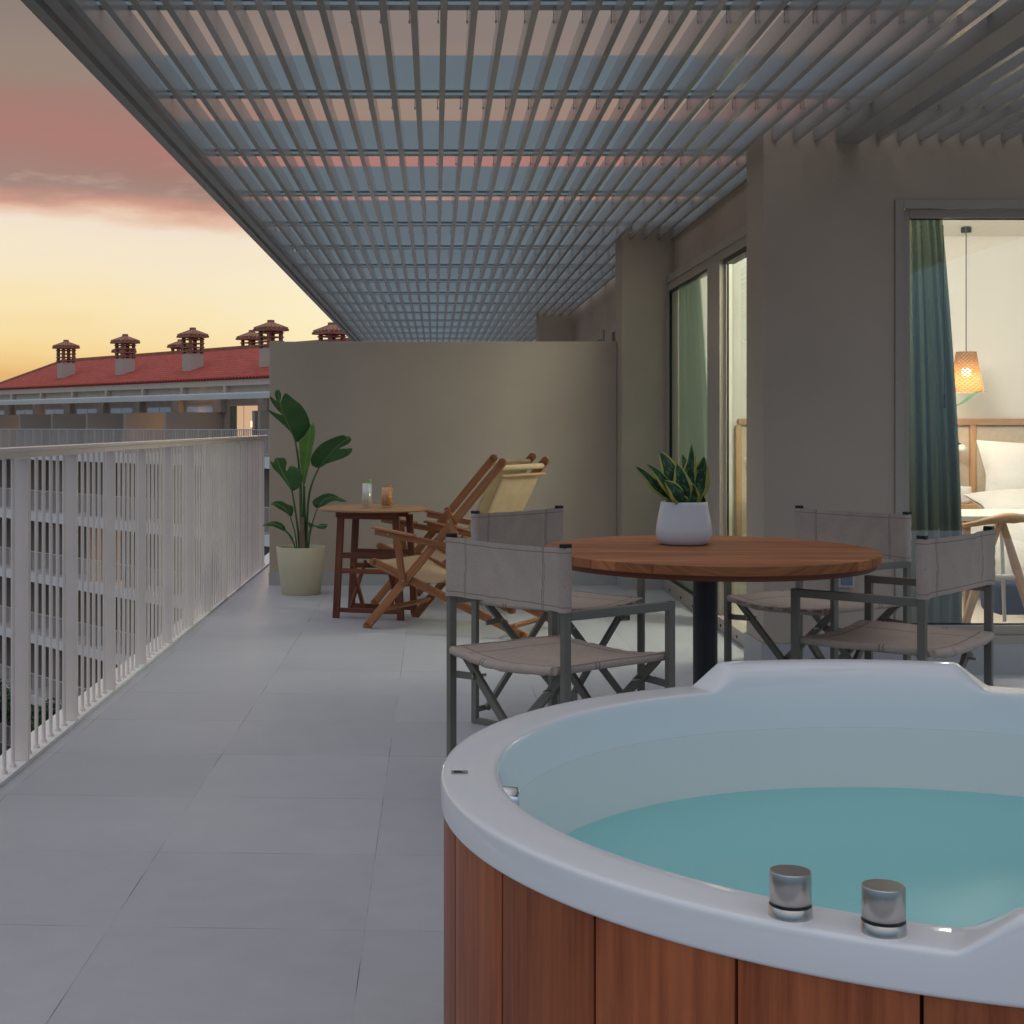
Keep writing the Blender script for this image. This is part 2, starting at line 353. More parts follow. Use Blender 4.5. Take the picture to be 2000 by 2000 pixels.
# ------------------------------------------------------------------ mesh builder
class MB:
    def __init__(s): s.v, s.f, s.uv, s.sm, s.tone = [], [], [], [], []
    def add(s, verts, faces, uvs=None, smooth=False, tone=0.5):
        o = len(s.v); s.v += [Vector(p) for p in verts]
        for i, f in enumerate(faces):
            s.f.append([o + k for k in f])
            s.uv.append(uvs[i] if uvs else [(0, 0)] * len(f))
            s.sm.append(smooth); s.tone.append(tone)
    def bar(s, a, b, w, t, side=None, tone=None, w2=None, t2=None):
        """bar a->b, width w along side, thickness t along the third axis"""
        a, b = Vector(a), Vector(b); d = b - a; L = d.length; d.normalize()
        if side is None:
            side = Vector((0, 0, 1)).cross(d)
            if side.length < 1e-4: side = Vector((1, 0, 0))
        side = Vector(side); side = (side - d * side.dot(d)).normalized(); up = d.cross(side)
        w2 = w if w2 is None else w2; t2 = t if t2 is None else t2
        vs = []
        for p, ww, tt in ((a, w, t), (b, w2, t2)):
            for i, j in ((-1, -1), (1, -1), (1, 1), (-1, 1)):
                vs.append(p + side * (i * ww / 2) + up * (j * tt / 2))
        fs = [(3, 2, 1, 0), (4, 5, 6, 7)]; r = random.random() * 9
        uvs = [[(0, r), (0, r + w), (t, r + w), (t, r)]] * 2
        c = 0
        for k in range(4):
            n = (k + 1) % 4; e = w if k % 2 == 0 else t
            fs.append((k, n, 4 + n, 4 + k)); uvs.append([(r, r + c), (r, r + c + e), (r + L, r + c + e), (r + L, r + c)]); c += e
        s.add(vs, fs, uvs, tone=random.random() if tone is None else tone)
    def box(s, x0, x1, y0, y1, z0, z1, tone=None):
        s.bar(((x0 + x1) / 2, (y0 + y1) / 2, z0), ((x0 + x1) / 2, (y0 + y1) / 2, z1), x1 - x0, y1 - y0, (1, 0, 0), tone)
    def tube(s, pts, r, n=10, cap=True, tone=0.5):
        pts = [Vector(p) for p in pts]; rs = r if isinstance(r, (list, tuple)) else [r] * len(pts)
        vs, fs, uvs = [], [], []
        prev = None; L = 0
        Ls = []
        for i, p in enumerate(pts):
            d = (pts[min(i + 1, len(pts) - 1)] - pts[max(i - 1, 0)]).normalized()
            if prev is None:
                x = d.orthogonal().normalized()
            else:
                x = (prev - d * prev.dot(d)).normalized()
            prev = x; y = d.cross(x)
            if i: L += (p - pts[i - 1]).length
            Ls.append(L)
            for k in range(n):
                a = 2 * PI * k / n
                vs.append(p + x * (math.cos(a) * rs[i]) + y * (math.sin(a) * rs[i]))
        for i in range(len(pts) - 1):
            for k in range(n):
                k2 = (k + 1) % n
                fs.append((i * n + k, i * n + k2, (i + 1) * n + k2, (i + 1) * n + k))
                c = 2 * PI * rs[i] / n
                uvs.append([(Ls[i], k * c), (Ls[i], (k + 1) * c), (Ls[i + 1], (k + 1) * c), (Ls[i + 1], k * c)])
        s.add(vs, fs, uvs, True, tone)
        if cap:
            m = len(pts) - 1
            s.add([vs[k] for k in range(n)], [tuple(reversed(range(n)))], None, False, tone)
            s.add([vs[m * n + k] for k in range(n)], [tuple(range(n))], None, False, tone)
    def lathe(s, prof, c=(0, 0, 0), n=32, smooth=True, sx=1, sy=1):
        vs, fs, uvs = [], [], []
        c = Vector(c)
        for r, z in prof:
            for k in range(n):
                a = 2 * PI * k / n
                vs.append(c + Vector((r * math.cos(a) * sx, r * math.sin(a) * sy, z)))
        m = len(prof)
        for i in range(m - 1):
            for k in range(n):
                k2 = (k + 1) % n
                fs.append((i * n + k, i * n + k2, (i + 1) * n + k2, (i + 1) * n + k))
                uvs.append([(k / n, i / (m - 1)), ((k + 1) / n, i / (m - 1)), ((k + 1) / n, (i + 1) / (m - 1)), (k / n, (i + 1) / (m - 1))])
        s.add(vs, fs, uvs, smooth)
    def disc(s, c, rx, ry, z, n=48, up=True):
        c = Vector(c); vs = [c + Vector((rx * math.cos(2 * PI * k / n), ry * math.sin(2 * PI * k / n), z)) for k in range(n)]
        f = tuple(range(n)) if up else tuple(reversed(range(n)))
        s.add(vs, [f])
    def quad(s, a, b, c, d, uv=None, tone=0.5, smooth=False):
        s.add([a, b, c, d], [(0, 1, 2, 3)], [uv] if uv else None, smooth, tone)
    def grid(s, fn, nu, nv, smooth=True, closed_u=False, uvf=None):
        vs, fs, uvs = [], [], []
        for j in range(nv + 1):
            for i in range(nu + 1):
                vs.append(fn(i / nu, j / nv))
        for j in range(nv):
            for i in range(nu):
                a = j * (nu + 1) + i
                fs.append((a, a + 1, a + nu + 2, a + nu + 1))
                q = [(i / nu, j / nv), ((i + 1) / nu, j / nv), ((i + 1) / nu, (j + 1) / nv), (i / nu, (j + 1) / nv)]
                uvs.append([uvf(*x) for x in q] if uvf else q)
        s.add(vs, fs, uvs, smooth)
    def build(s, name, mat, parent=None, bevel=0, weld=False, solid=0, origin=None):
        if origin is None:
            if parent is None and s.v:
                mn = [min(v[i] for v in s.v) for i in range(3)]; mx = [max(v[i] for v in s.v) for i in range(3)]
                origin = Vector(((mn[0] + mx[0]) / 2, (mn[1] + mx[1]) / 2, mn[2]))
            else: origin = Vector((0, 0, 0))
        me = bpy.data.meshes.new(name)
        me.from_pydata([tuple(v - origin) for v in s.v], [], s.f)
        uvl = me.uv_layers.new(name='UVMap')
        i = 0
        for u in s.uv:
            for c in u:
                uvl.data[i].uv = c; i += 1
        at = me.attributes.new('tone', 'FLOAT', 'FACE')
        at.data.foreach_set('value', s.tone)
        me.polygons.foreach_set('use_smooth', s.sm)
        if weld:
            bm = bmesh.new(); bm.from_mesh(me); bmesh.ops.remove_doubles(bm, verts=bm.verts, dist=1e-5)
            bmesh.ops.recalc_face_normals(bm, faces=bm.faces); bm.to_mesh(me); bm.free()
        me.materials.append(mat)
        o = bpy.data.objects.new(name, me); COL.objects.link(o)
        o.location = origin
        if parent is not None: o.parent = parent
        if solid:
            md = o.modifiers.new('Solidify', 'SOLIDIFY'); md.thickness = solid; md.offset = 0
        if bevel:
            md = o.modifiers.new('Bevel', 'BEVEL'); md.width = bevel; md.segments = 2; md.limit_method = 'ANGLE'; md.angle_limit = R(40)
        return o

def thing(name, label, cat, loc=(0, 0, 0), rz=0, group=None):
    o = bpy.data.objects.new(name, None); COL.objects.link(o)
    o.empty_display_size = 0.1
    o.location = loc; o.rotation_euler = (0, 0, rz); o['label'] = label; o['category'] = cat
    if group: o['group'] = group
    return o
def tag(o, label, cat, group=None):
    o['label'] = label; o['category'] = cat
    if group: o['group'] = group
    return o
def struct(o): o['kind'] = 'structure'; return o
def copy_tree(o, parent=None):
    c = o.copy(); COL.objects.link(c)
    if parent is not None: c.parent = parent
    for ch in list(o.children): copy_tree(ch, c)
    return c
def local(parent_loc):
    return Vector(parent_loc)

# ================================================================== GROUND + TERRACE
m = MB(); m.quad((-400, -100, -15.25), (400, -100, -15.25), (400, 900, -15.25), (-400, 900, -15.25))
struct(m.build('ground', M['ground']))
m = MB(); m.quad((-1.41, -2.6, 0), (6, -2.6, 0), (6, 34, 0), (-1.41, 34, 0))
struct(m.build('terrace_floor', M['floor'], origin=Vector((0, 0, 0))))
m = MB(); m.box(-1.53, -1.41, -2.6, 34, -0.04, 0.014)
struct(m.build('kerb', M['concrete_white']))

# ================================================================== HOTEL BUILDING (own side)
YW, YB = 6.90, 10.45           # front wall with window; back wall of the room
XW = 1.665                      # set-back wall with the sliding door
hb = thing('hotel_building', 'taupe rendered hotel wing with projecting piers, lit bedroom window and sliding doors along the terrace', 'building', (3, 9, 0))
O = Vector((3, 9, 0))
def part(mb, name, mat, parent=hb, bevel=0, **k):
    mb.v = [v - O for v in mb.v]
    return mb.build(name, mat, parent, bevel, **k)
ZT = 2.95
# front wall (faces the camera) around window  u 1747..., v 391..1258
wx0 = P(1747, 400, YW).x; wz1 = P(0, 391, YW).z; wz0 = P(0, 1258, YW).z
m = MB()
m.box(1.553, wx0, YW, 7.28, 0.148, ZT)                  # pier / wall left of window
m.box(wx0, 6.0, YW, 7.1, wz1, ZT)
m.box(wx0, 6.0, YW, 7.1, -0.01, 0.146)
m.box(5.2, 6.0, YW, 7.1, 0.148, wz1)
part(m, 'wall', M['stucco'])
m = MB(); m.box(1.553, wx0, YW + 0.002, 7.278, -0.01, 0.146); m.box(wx0, 5.9, YW - 0.012, YW - 0.001, 0, 0.146); m.box(1.541, wx0, YW - 0.012, YW + 0.0, 0, 0.146); m.box(1.541, 1.552, YW + 0.001, 7.29, 0, 0.146)
part(m, 'skirting', M['skirting'])
# set back side wall: lintel over door, pier stretches
yd0, yd1 = 7.30, 10.60
DZ = 2.20
m = MB(); m.box(XW + 0.05, XW + 0.25, 7.29, 10.5, DZ + 0.06, ZT); m.box(XW + 0.05, XW + 0.25, 7.29, 7.40, -0.01, DZ + 0.06)
part(m, 'wall', M['stucco'])
# pier two, with partition wall butting on it
p2x = P(1215, 1000, 10.51).x
m = MB(); m.box(p2x, XW + 0.3, 10.51, 10.90, 0.135, ZT)
m.box(XW + 0.02, XW + 0.3, 10.901, 17.6, 2.14, ZT)
m.box(XW + 0.02, XW + 0.3, 10.901, 11.6, 0, 2.139); m.box(XW + 0.02, XW + 0.3, 13.9, 14.5, 0, 2.14)
m.box(P(1053, 0, 17.6).x, XW + 0.4, 17.6, 18.1, 0, ZT)
m.box(XW + 0.02, XW + 0.3, 18.1, 33, 0, ZT)
part(m, 'wall', M['stucco'])
m = MB(); m.box(p2x - 0.002, XW + 0.3, 10.505, 10.91, -0.01, 0.133)
part(m, 'skirting', M['skirting'])
# far next-door windows above the partition
for i, (ya, yb) in enumerate(((11.65, 13.85), (14.55, 17.5))):
    m = MB()
    m.bar((XW + 0.03, ya, 2.10), (XW + 0.03, yb, 2.10), 0.05, 0.08); m.bar((XW + 0.03, ya + .03, 0), (XW + 0.03, ya + .03, 2.06), 0.05, 0.06); m.bar((XW + 0.03, yb - .03, 0), (XW + 0.03, yb - .03, 2.06), 0.05, 0.06)
    fr = part(m, 'window', M['frame'])
    m = MB(); m.box(XW + 0.06, XW + 0.07, ya + 0.06, yb - 0.06, 0.05, 2.05)
    part(m, 'pane', M['dark_glass'], fr, origin=Vector((0, 0, 0)))
# room shell
m = MB()
m.box(XW + 0.096, 6.0, YB, YB + 0.055, 0, ZT - 0.01)                   # back wall
m.box(5.8, 5.95, 7.11, YB - 0.01, 0, ZT)
part(m, 'interior_wall', M['white_wall'])
m = MB(); m.box(XW + 0.26, 5.8, 7.12, YB - 0.01, 2.535, 2.58)
part(m, 'interior_ceiling', M['white_wall'])
m = MB(); m.box(XW + 0.095, 5.8, 7.12, YB - 0.01, 0.004, 0.012)
part(m, 'interior_floor', M['room_floor'])
m = MB(); m.box(XW + 0.27, 3.0, YB - 0.16, YB - 0.03, 2.522, 2.532)
part(m, 'ceiling_light_strip', M['ceiling_strip'])
m = MB(); m.box(XW + 0.255, 5.79, 7.12, YB - 0.005, 2.6, 2.9)
part(m, 'roof', M['stucco'])
# lower storeys below the terrace
m = MB(); m.box(-1.50, 6.0, -2.5, 34, -15.2, -0.05)
part(m, 'lower_wall', M['stucco_far'])

# big bedroom window
def window_frame():
    fr = MB(); x0, x1, z0, z1 = wx0, 5.2, wz0, wz1
    gx0 = P(1778, 0, YW).x; gz1 = P(0, 425, YW).z; gz0 = P(0, 1222, YW).z
    y = YW
    # outer trim, 1 cm proud
    fr.box(x0 + 0.001, x0 + 0.04, y - 0.012, y + 0.03, z0, z1); fr.box(x0 + 0.041, x1, y - 0.012, y + 0.03, z1 - 0.04, z1 - 0.001)
    fr.box(x0 + 0.041, x1, y - 0.012, y + 0.03, z0, z0 + 0.04)
    # inner sash, deeper
    fr.box(x0 + 0.042, gx0, y + 0.012, y + 0.08, z0 + 0.042, z1 - 0.042)
    fr.box(gx0 + 0.001, x1, y + 0.012, y + 0.08, gz1, z1 - 0.042); fr.box(gx0 + 0.001, x1, y + 0.012, y + 0.08, z0 + 0.042, gz0)
    w = part(fr, 'window', M['frame'], bevel=0.002)
    g = MB(); g.box(gx0, x1, y + 0.045, y + 0.055, gz0, gz1); part(g, 'pane', M['room_glass'], w)
    g = MB(); t = 0.006
    g.box(gx0 + 0.001, gx0 + t, y + 0.03, y + 0.044, gz0 + t, gz1 - t); g.box(gx0 + 0.001, x1, y + 0.03, y + 0.044, gz1 - t, gz1 - 0.001); g.box(gx0 + 0.001, x1, y + 0.03, y + 0.044, gz0 + 0.001, gz0 + t)
    part(g, 'gasket', M['black'], w)
window_frame()

# sliding door in plane X = XW, y 7.4 .. 10.5
def door():
    x = XW
    def yu(u): return (x) * F / (u - U0)
    m = MB()
    m.box(x - 0.005, x + 0.09, 7.42, 10.49, DZ, DZ + 0.055); m.box(x + 0.006, x + 0.09, 7.42, 10.45, DZ - 0.055, DZ - 0.001)
    m.box(x - 0.005, x + 0.09, 10.452, 10.475, 0.0, DZ - 0.001); m.box(x - 0.005, x + 0.09, 7.41, 7.45, 0, DZ - 0.001)
    m.box(x - 0.03, x + 0.09, 7.46, 10.45, 0.001, 0.075)
    d = part(m, 'sliding_door', M['frame'], bevel=0.002)
    y1, y2 = yu(1385), yu(1409)
    m = MB(); m.box(x - 0.012, x + 0.03, y2, y1, 0.077, DZ - 0.057); part(m, 'stile', M['frame'], d, bevel=0.002)
    m = MB(); m.box(x + 0.02, x + 0.028, y1 + 0.001, 10.434, 0.09, DZ - 0.07); part(m, 'pane', M['door_glass'], d)
    m = MB(); m.box(x + 0.05, x + 0.058, 7.47, y1 + 0.05, 0.09, DZ - 0.07); part(m, 'pane', M['door_glass'], d)
    m = MB(); m.box(x + 0.031, x + 0.040, y2 - 0.02, y2 - 0.003, 0.077, DZ - 0.057); m.box(x + 0.008, x + 0.07, 7.46, y2 - 0.022, DZ - 0.085, DZ - 0.058)
    m.box(x + 0.012, x + 0.03, 10.435, 10.45, 0.077, DZ - 0.057)
    m.box(x + 0.01, x + 0.03, y1 + 0.002, 10.42, 0.077, 0.089); m.box(x + 0.01, x + 0.03, y1 + 0.002, 10.42, DZ - 0.069, DZ - 0.057)
    part(m, 'gasket', M['black'], d)
    for k in range(6):
        yy = 7.9 + k * 0.45
        m = MB(); m.tube([(x - 0.031, yy, 0.035), (x - 0.036, yy, 0.035)], 0.009, 10)
        part(m, 'sill_bolt', M['black'], d)
door()

# socket on the wall
t = thing('wall_socket', 'grey weatherproof socket with hinged dark lid low on the taupe wall', 'socket', (1.95, YW, 0.45))
a = P(1633, 1118, YW) - Vector((1.95, YW, 0.45)); b = P(1665, 1146, YW) - Vector((1.95, YW, 0.45))
m = MB(); m.box(a.x, b.x, -0.035, -0.001, b.z, a.z); m.build('socket_box', M['plastic_socket'], t, 0.004)
m = MB(); m.box(a.x + 0.012, b.x - 0.01, -0.042, -0.0355, b.z + 0.012, a.z - 0.004); m.build('lid', M['socket_lid'], t, 0.002)

# ================================================================== PARTITION WALL
yp = 10.79
m = MB(); m.box(P(526, 0, yp).x, p2x - 0.001, yp, yp + 0.2, 0.0, P(0, 667, yp).z)
o = m.build('partition_wall', M['stucco'], bevel=0.006); tag(o, 'low taupe privacy wall closing the far end of the terrace', 'wall')
m = MB(); m.box(P(526, 0, yp).x - 0.004, p2x, -0.012, -0.001, 0, 0.095)
m.v = [v + Vector((-o.location.x, yp - o.location.y, 0)) for v in m.v]
m.build('skirting', M['skirting'], o)

# ================================================================== RAILING
rt = thing('terrace_railing', 'white metal balustrade with flat posts and thin rods along the terrace edge', 'railing', (-1.435, 7, 0.014))
RO = Vector((-1.435, 7, 0.014))
def rpart(mb, name, mat, bevel=0):
    mb.v = [v - RO for v in mb.v]; return mb.build(name, mat, rt, bevel)
m = MB(); m.box(-1.462, -1.410, 1.6, 12.3, 1.086, 1.100); m.box(-1.443, -1.431, 1.6, 12.3, 1.062, 1.0855); rpart(m, 'top_rail', M['rail'], 0.002)
per = 0.686
k = 0
for i in range(-5, 11):
    yy = 5.062 + per * i
    m = MB(); m.box(-1.464, -1.410, yy - 0.006, yy + 0.006, 0.0145, 1.061); rpart(m, 'post', M['rail'])
    for j in range(1, 7):
        y2 = yy + per / 7 * j
        if y2 > 12.25: break
        m = MB(); m.tube([(-1.437, y2, 0.014), (-1.437, y2, 1.061)], 0.007, 8)
        m.tube([(-1.437, y2, 0.014), (-1.437, y2, 0.024)], 0.012, 8)
        k += 1
        rpart(m, 'rod', M['rail'])
# bent drain / cable pipe at the end of the railing
m = MB(); a = P(506, 872, 12.0); x = -1.30
m.tube([(-1.37, 11.2, 0.32), (-1.37, 11.6, 0.32), (-1.37, 11.66, 0.36), (-1.37, 11.68, 0.5), (-1.37, 11.68, 1.0), (-1.37, 11.62, 1.04), (-1.37, 11.3, 1.05)], 0.008, 8)

# ================================================================== PERGOLA
pg = thing('pergola', 'long white slatted pergola spanning the terrace with blue lit cross beams', 'pergola', (0, 12, 2.5))
PO = Vector((0, 12, 2.5))
def ppart(mb, name, mat, bevel=0):
    mb.v = [v - PO for v in mb.v]; return mb.build(name, mat, pg, bevel)
z0 = 2.52; y_near, y_far = 0.9, 31.0
sp_ = 0.0985
nx = 0
x = -1.1535
while x < 4.25:
    ya, yb = y_near, y_far
    if x > 1.53: yb = YW - 0.002
    if 1.53 < x < 1.74:
        m = MB(); m.box(x - 0.0115, x + 0.0115, 7.282, 10.508, z0, z0 + 0.08, 0.5); ppart(m, 'slat', M['slat'])
        if True:
            m = MB(); m.box(x - 0.0115, x + 0.0115, 10.903, 17.58, z0, z0 + 0.08, 0.5); ppart(m, 'slat', M['slat'])
    if 1.86 < x < 2.04: x += sp_; continue
    m = MB(); m.box(x - 0.0115, x + 0.0115, ya, yb, z0, z0 + 0.08, 0.5)
    ppart(m, 'slat', M['slat']); x += sp_; nx += 1
m = MB(); m.box(-1.305, -1.262, y_near, y_far, z0 - 0.01, z0 + 0.26); ppart(m, 'edge_beam', M['slat'], 0.003)
m = MB(); m.box(-1.238, -1.195, y_near, y_far, z0 - 0.004, z0 + 0.08); ppart(m, 'edge_beam', M['slat'], 0.003)
m = MB(); m.box(1.893, 2.008, y_near, YW - 0.002, z0 - 0.01, z0 + 0.2); ppart(m, 'main_beam', M['main_beam'], 0.003)
for i in range(-3, 19):
    yy = 6.365 + 1.35 * i
    m = MB()
    x1 = 4.3 if yy < YW - 0.15 else 1.715
    if abs(yy - 17.8) < 0.3: x1 = 1.2
    zb = z0 + 0.082
    m.box(-1.255, x1, yy - 0.02, yy - 0.008, zb + 0.012, zb + 0.184)
    m.box(-1.255, x1, yy - 0.065, yy + 0.0, zb, zb + 0.0115)
    m.box(-1.255, x1, yy - 0.045, yy - 0.0205, zb + 0.028, zb + 0.036)
    # gusset cleats over each slat and small fixing pegs
    xs = -1.1535
    while xs < x1 - 0.1:
        m.tube([(xs - 0.018, yy - 0.03, zb - 0.045), (xs - 0.018, yy - 0.03, zb - 0.0)], 0.0014, 5)
        m.tube([(xs - 0.018, yy - 0.03, zb - 0.053), (xs - 0.018, yy - 0.03, zb - 0.043)], 0.0036, 6)
        xs += sp_
    ppart(m, 'cross_beam', M['beam'])

# ================================================================== HOT TUB
TC = Vector((0.862, 2.317, 0)); TR = 0.853; TH = 0.62
tub = thing('hot_tub', 'round white hot tub clad in reddish wooden planks, filled with turquoise water', 'hot tub', TC)
def smooth(a, b, x):
    t = max(0, min(1, (x - a) / (b - a))); return t
def hump(th):
    x = TR * math.cos(th)
    return smooth(0.315, 0.255, abs(x + 0.0)) if abs(math.sin(th)) > 0.3 else 0
def tub_ring(prof_fn, n, name, mat, parent, sm=True, thresh=None):
    mb = MB(); rows = []
    for k in range(n):
        th = 2 * PI * k / n; rows.append([(r * math.cos(th), r * math.sin(th), z) for r, z in prof_fn(th)])
    mlen = len(rows[0]); vs = [p for row in rows for p in row]; fs = []
    for k in range(n):
        k2 = (k + 1) % n
        for i in range(mlen - 1): fs.append((k * mlen + i, k2 * mlen + i, k2 * mlen + i + 1, k * mlen + i + 1))
    mb.add(vs, fs, None, sm); return mb.build(name, mat, parent)
def rim_prof(th):
    h = hump(th); hz = 0.047 * h; r = TR
    ri = TR - 0.092 - 0.0 * h
    p = [(r - 0.022, TH - 0.049), (r - 0.003, TH - 0.050), (r - 0.0005, TH - 0.047), (r, TH - 0.044), (r, TH - 0.009 + hz * .5), (r - 0.0005, TH - 0.0045 + hz * 0.85), (r - 0.0018, TH - 0.0018 + hz), (r - 0.0042, TH - 0.0005 + hz),
         (r - 0.011, TH + hz), (r - 0.03, TH + hz * 0.97)]
    p += [(ri + 0.030 + 0.02 * h, TH - 0.0002 + hz * 0.93), (ri + 0.010 + 0.02 * h, TH - 0.0004 + hz * 0.72), (ri + 0.0045 + 0.015 * h, TH - 0.0012 + hz * 0.58), (ri + 0.0015 + 0.012 * h, TH - 0.0035 + hz * 0.46), (ri + 0.008 * h, TH - 0.007 + hz * 0.3), (ri - 0.002 + 0.004 * h, TH - 0.014 + hz * 0.15), (ri - 0.008, TH - 0.045), (ri - 0.016, TH - 0.08)]
    return p
rim = tub_ring(rim_prof, 512, 'rim', M['acrylic'], tub)
def bas_prof(th):
    ri = TR - 0.092
    return [(ri - 0.016, TH - 0.0801), (ri - 0.030, TH - 0.14), (ri - 0.045, TH - 0.26), (ri - 0.06, TH - 0.33), (ri - 0.085, TH - 0.355), (ri - 0.12, TH - 0.36), (0.48, TH - 0.365),
            (0.455, TH - 0.372), (0.44, TH - 0.39), (0.42, TH - 0.54), (0.38, TH - 0.565), (0.2, TH - 0.57), (0.001, TH - 0.572)]
tub_ring(bas_prof, 160, 'basin', M['acrylic_in'], tub)
m = MB(); wr = TR - 0.092 - 0.0395
m.grid(lambda a, b: Vector((wr * b * math.cos(2 * PI * a), wr * b * math.sin(2 * PI * a), TH - 0.20)), 96, 12)
m.build('water', M['water'], tub)
# cladding: separate boards round the circle, all in one mesh
m = MB(); NP = 26; ro, ri_ = TR - 0.0045, TR - 0.026
off = 0.752
for k in range(NP):
    a0 = 2 * PI * (k + off) / NP; a1 = 2 * PI * (k + 1 + off) / NP; g = 0.0022 / ro
    a0 += g; a1 -= g; r0 = random.random() * 20
    n = 6; vs = []; 
    for zz in (0.02, TH - 0.046):
        for i in range(n + 1):
            a = a0 + (a1 - a0) * i / n; e = 0.0025 if i in (0, n) else 0
            vs.append(((ro - e) * math.cos(a), (ro - e) * math.sin(a), zz))
        for i in range(n + 1):
            a = a0 + (a1 - a0) * (n - i) / n
            vs.append((ri_ * math.cos(a), ri_ * math.sin(a), zz))
    c = 2 * (n + 1); fs = []; uv = []
    for i in range(c):
        j = (i + 1) % c; fs.append((i, j, c + j, c + i)); s0 = i * 0.032; s1 = s0 + 0.032
        uv.append([(r0, r0 + s0), (r0, r0 + s1), (r0 + TH, r0 + s1), (r0 + TH, r0 + s0)])
    m.add(vs, fs, uv, False, random.random())
m.build('plank_cladding', M['wood_tub'], tub)
m = MB(); m.lathe([(TR - 0.03, 0.0), (TR - 0.03, TH - 0.052)], n=96); m.build('inner_drum', M['black'], tub)
# control knobs
for (u, v) in ((1545.6, 1790), (1728, 1822)):
    g = G(u, v, TH); mb = MB(); q = g - TC; r = 0.0232
    q = q + Vector((0, 0.004, 0))
    mb.lathe([(r + 0.001, 0.0), (r + 0.001, 0.012), (r - 0.001, 0.0125), (r - 0.001, 0.0145), (r, 0.015), (r, 0.0495), (r - 0.0006, 0.0505), (r - 0.0012, 0.0506)], q, 48)
    mb.disc(q, r - 0.0012, r - 0.0012, 0.0506, 48)
    kb = mb.build('control_knob', M['steel'], tub)
    mb = MB(); mb.lathe([(r + 0.0003, 0.0122), (r + 0.0003, 0.0148)], q, 40); mb.build('groove', M['black'], kb)
# maker's plate and overflow fitting on the left
g = G(900, 1510, TH) - TC
m = MB(); m.box(g.x - 0.015, g.x + 0.011, g.y - 0.007, g.y + 0.013, TH + 0.0005, TH + 0.0015); lb = m.build('maker_plate', M['steel'], tub)
m = MB()
for q in range(3): m.box(g.x - 0.011, g.x + 0.006 - 0.003 * q, g.y - 0.003 + q * 0.005, g.y - 0.0012 + q * 0.005, TH + 0.0016, TH + 0.0019)
m.build('engraved_line', M['black_metal'], lb)
aa = PI - 0.07; rr_ = TR - 0.092 - 0.012
m = MB(); c0 = Vector((rr_ * math.cos(aa), rr_ * math.sin(aa), TH - 0.058)); nrm = Vector((-math.cos(aa), -math.sin(aa), 0))
m.tube([c0 - nrm * 0.01, c0 + nrm * 0.018, c0 + nrm * 0.022], [0.024, 0.024, 0.019], 24); m.build('overflow_cap', M['chrome'], tub)

# ================================================================== DINING TABLE
tc_ = Vector((P(1383, 0, 5.09).x, 5.09, 0))
dt = thing('dining_table', 'round slatted wooden table on a black pedestal beside the hot tub', 'table', tc_)
RX, RY, ZTAB = 0.572, 0.655, 0.745
m = MB(); bw = 0.085; yy = -RY + 0.001
rows = []
while yy < RY:
    y2 = min(yy + bw - 0.004, RY - 0.0005)
    if y2 - yy > 0.01:
        n = 12; r0 = random.random() * 9; tone = random.random()
        ys = [yy + (y2 - yy) * i / n for i in range(n + 1)]
        xe = [RX * math.sqrt(max(0.0, 1 - (a / RY) ** 2)) for a in ys]
        loop = [Vector((-xe[i], ys[i], 0)) for i in range(n + 1)] + [Vector((xe[n - i], ys[n - i], 0)) for i in range(n + 1)]
        c = len(loop)
        top = [p + Vector((0, 0, ZTAB)) for p in loop]; bot = [p + Vector((0, 0, ZTAB - 0.03)) for p in loop]
        uvt = [(p.x * 1 + r0, p.y + r0) for p in loop]
        m.add(top + bot, [tuple(range(c - 1, -1, -1)), tuple(range(c, 2 * c))] + [(i, (i + 1) % c, c + (i + 1) % c, c + i) for i in range(c)],
              [list(reversed(uvt)), uvt] + [[(uvt[i][0], uvt[i][1]), (uvt[(i + 1) % c][0], uvt[(i + 1) % c][1]), (uvt[(i + 1) % c][0], uvt[(i + 1) % c][1] + .03), (uvt[i][0], uvt[i][1] + .03)] for i in range(c)], False, tone)
    yy += bw
m.build('tabletop', M['wood_table'], dt, 0.002)
m = MB(); m.lathe([(RX - 0.016, ZTAB - 0.048), (RX - 0.012, ZTAB - 0.0315)], n=96, sy=RY / RX); m.disc((0, 0, 0), RX - 0.016, RY - 0.018, ZTAB - 0.048, 96, False); m.disc((0, 0, 0), RX - 0.012, RY - 0.014, ZTAB - 0.0315, 96)
m.build('underframe', M['wood_dark'], dt)
m = MB(); m.tube([(-0.01, 0, 0.02), (-0.01, 0, ZTAB - 0.05)], 0.0425, 32); m.build('pedestal', M['table_metal'], dt)
m = MB(); m.lathe([(0.001, 0.022), (0.27, 0.018), (0.275, 0.012), (0.275, 0.0)], n=48); m.build('base', M['table_metal'], dt)

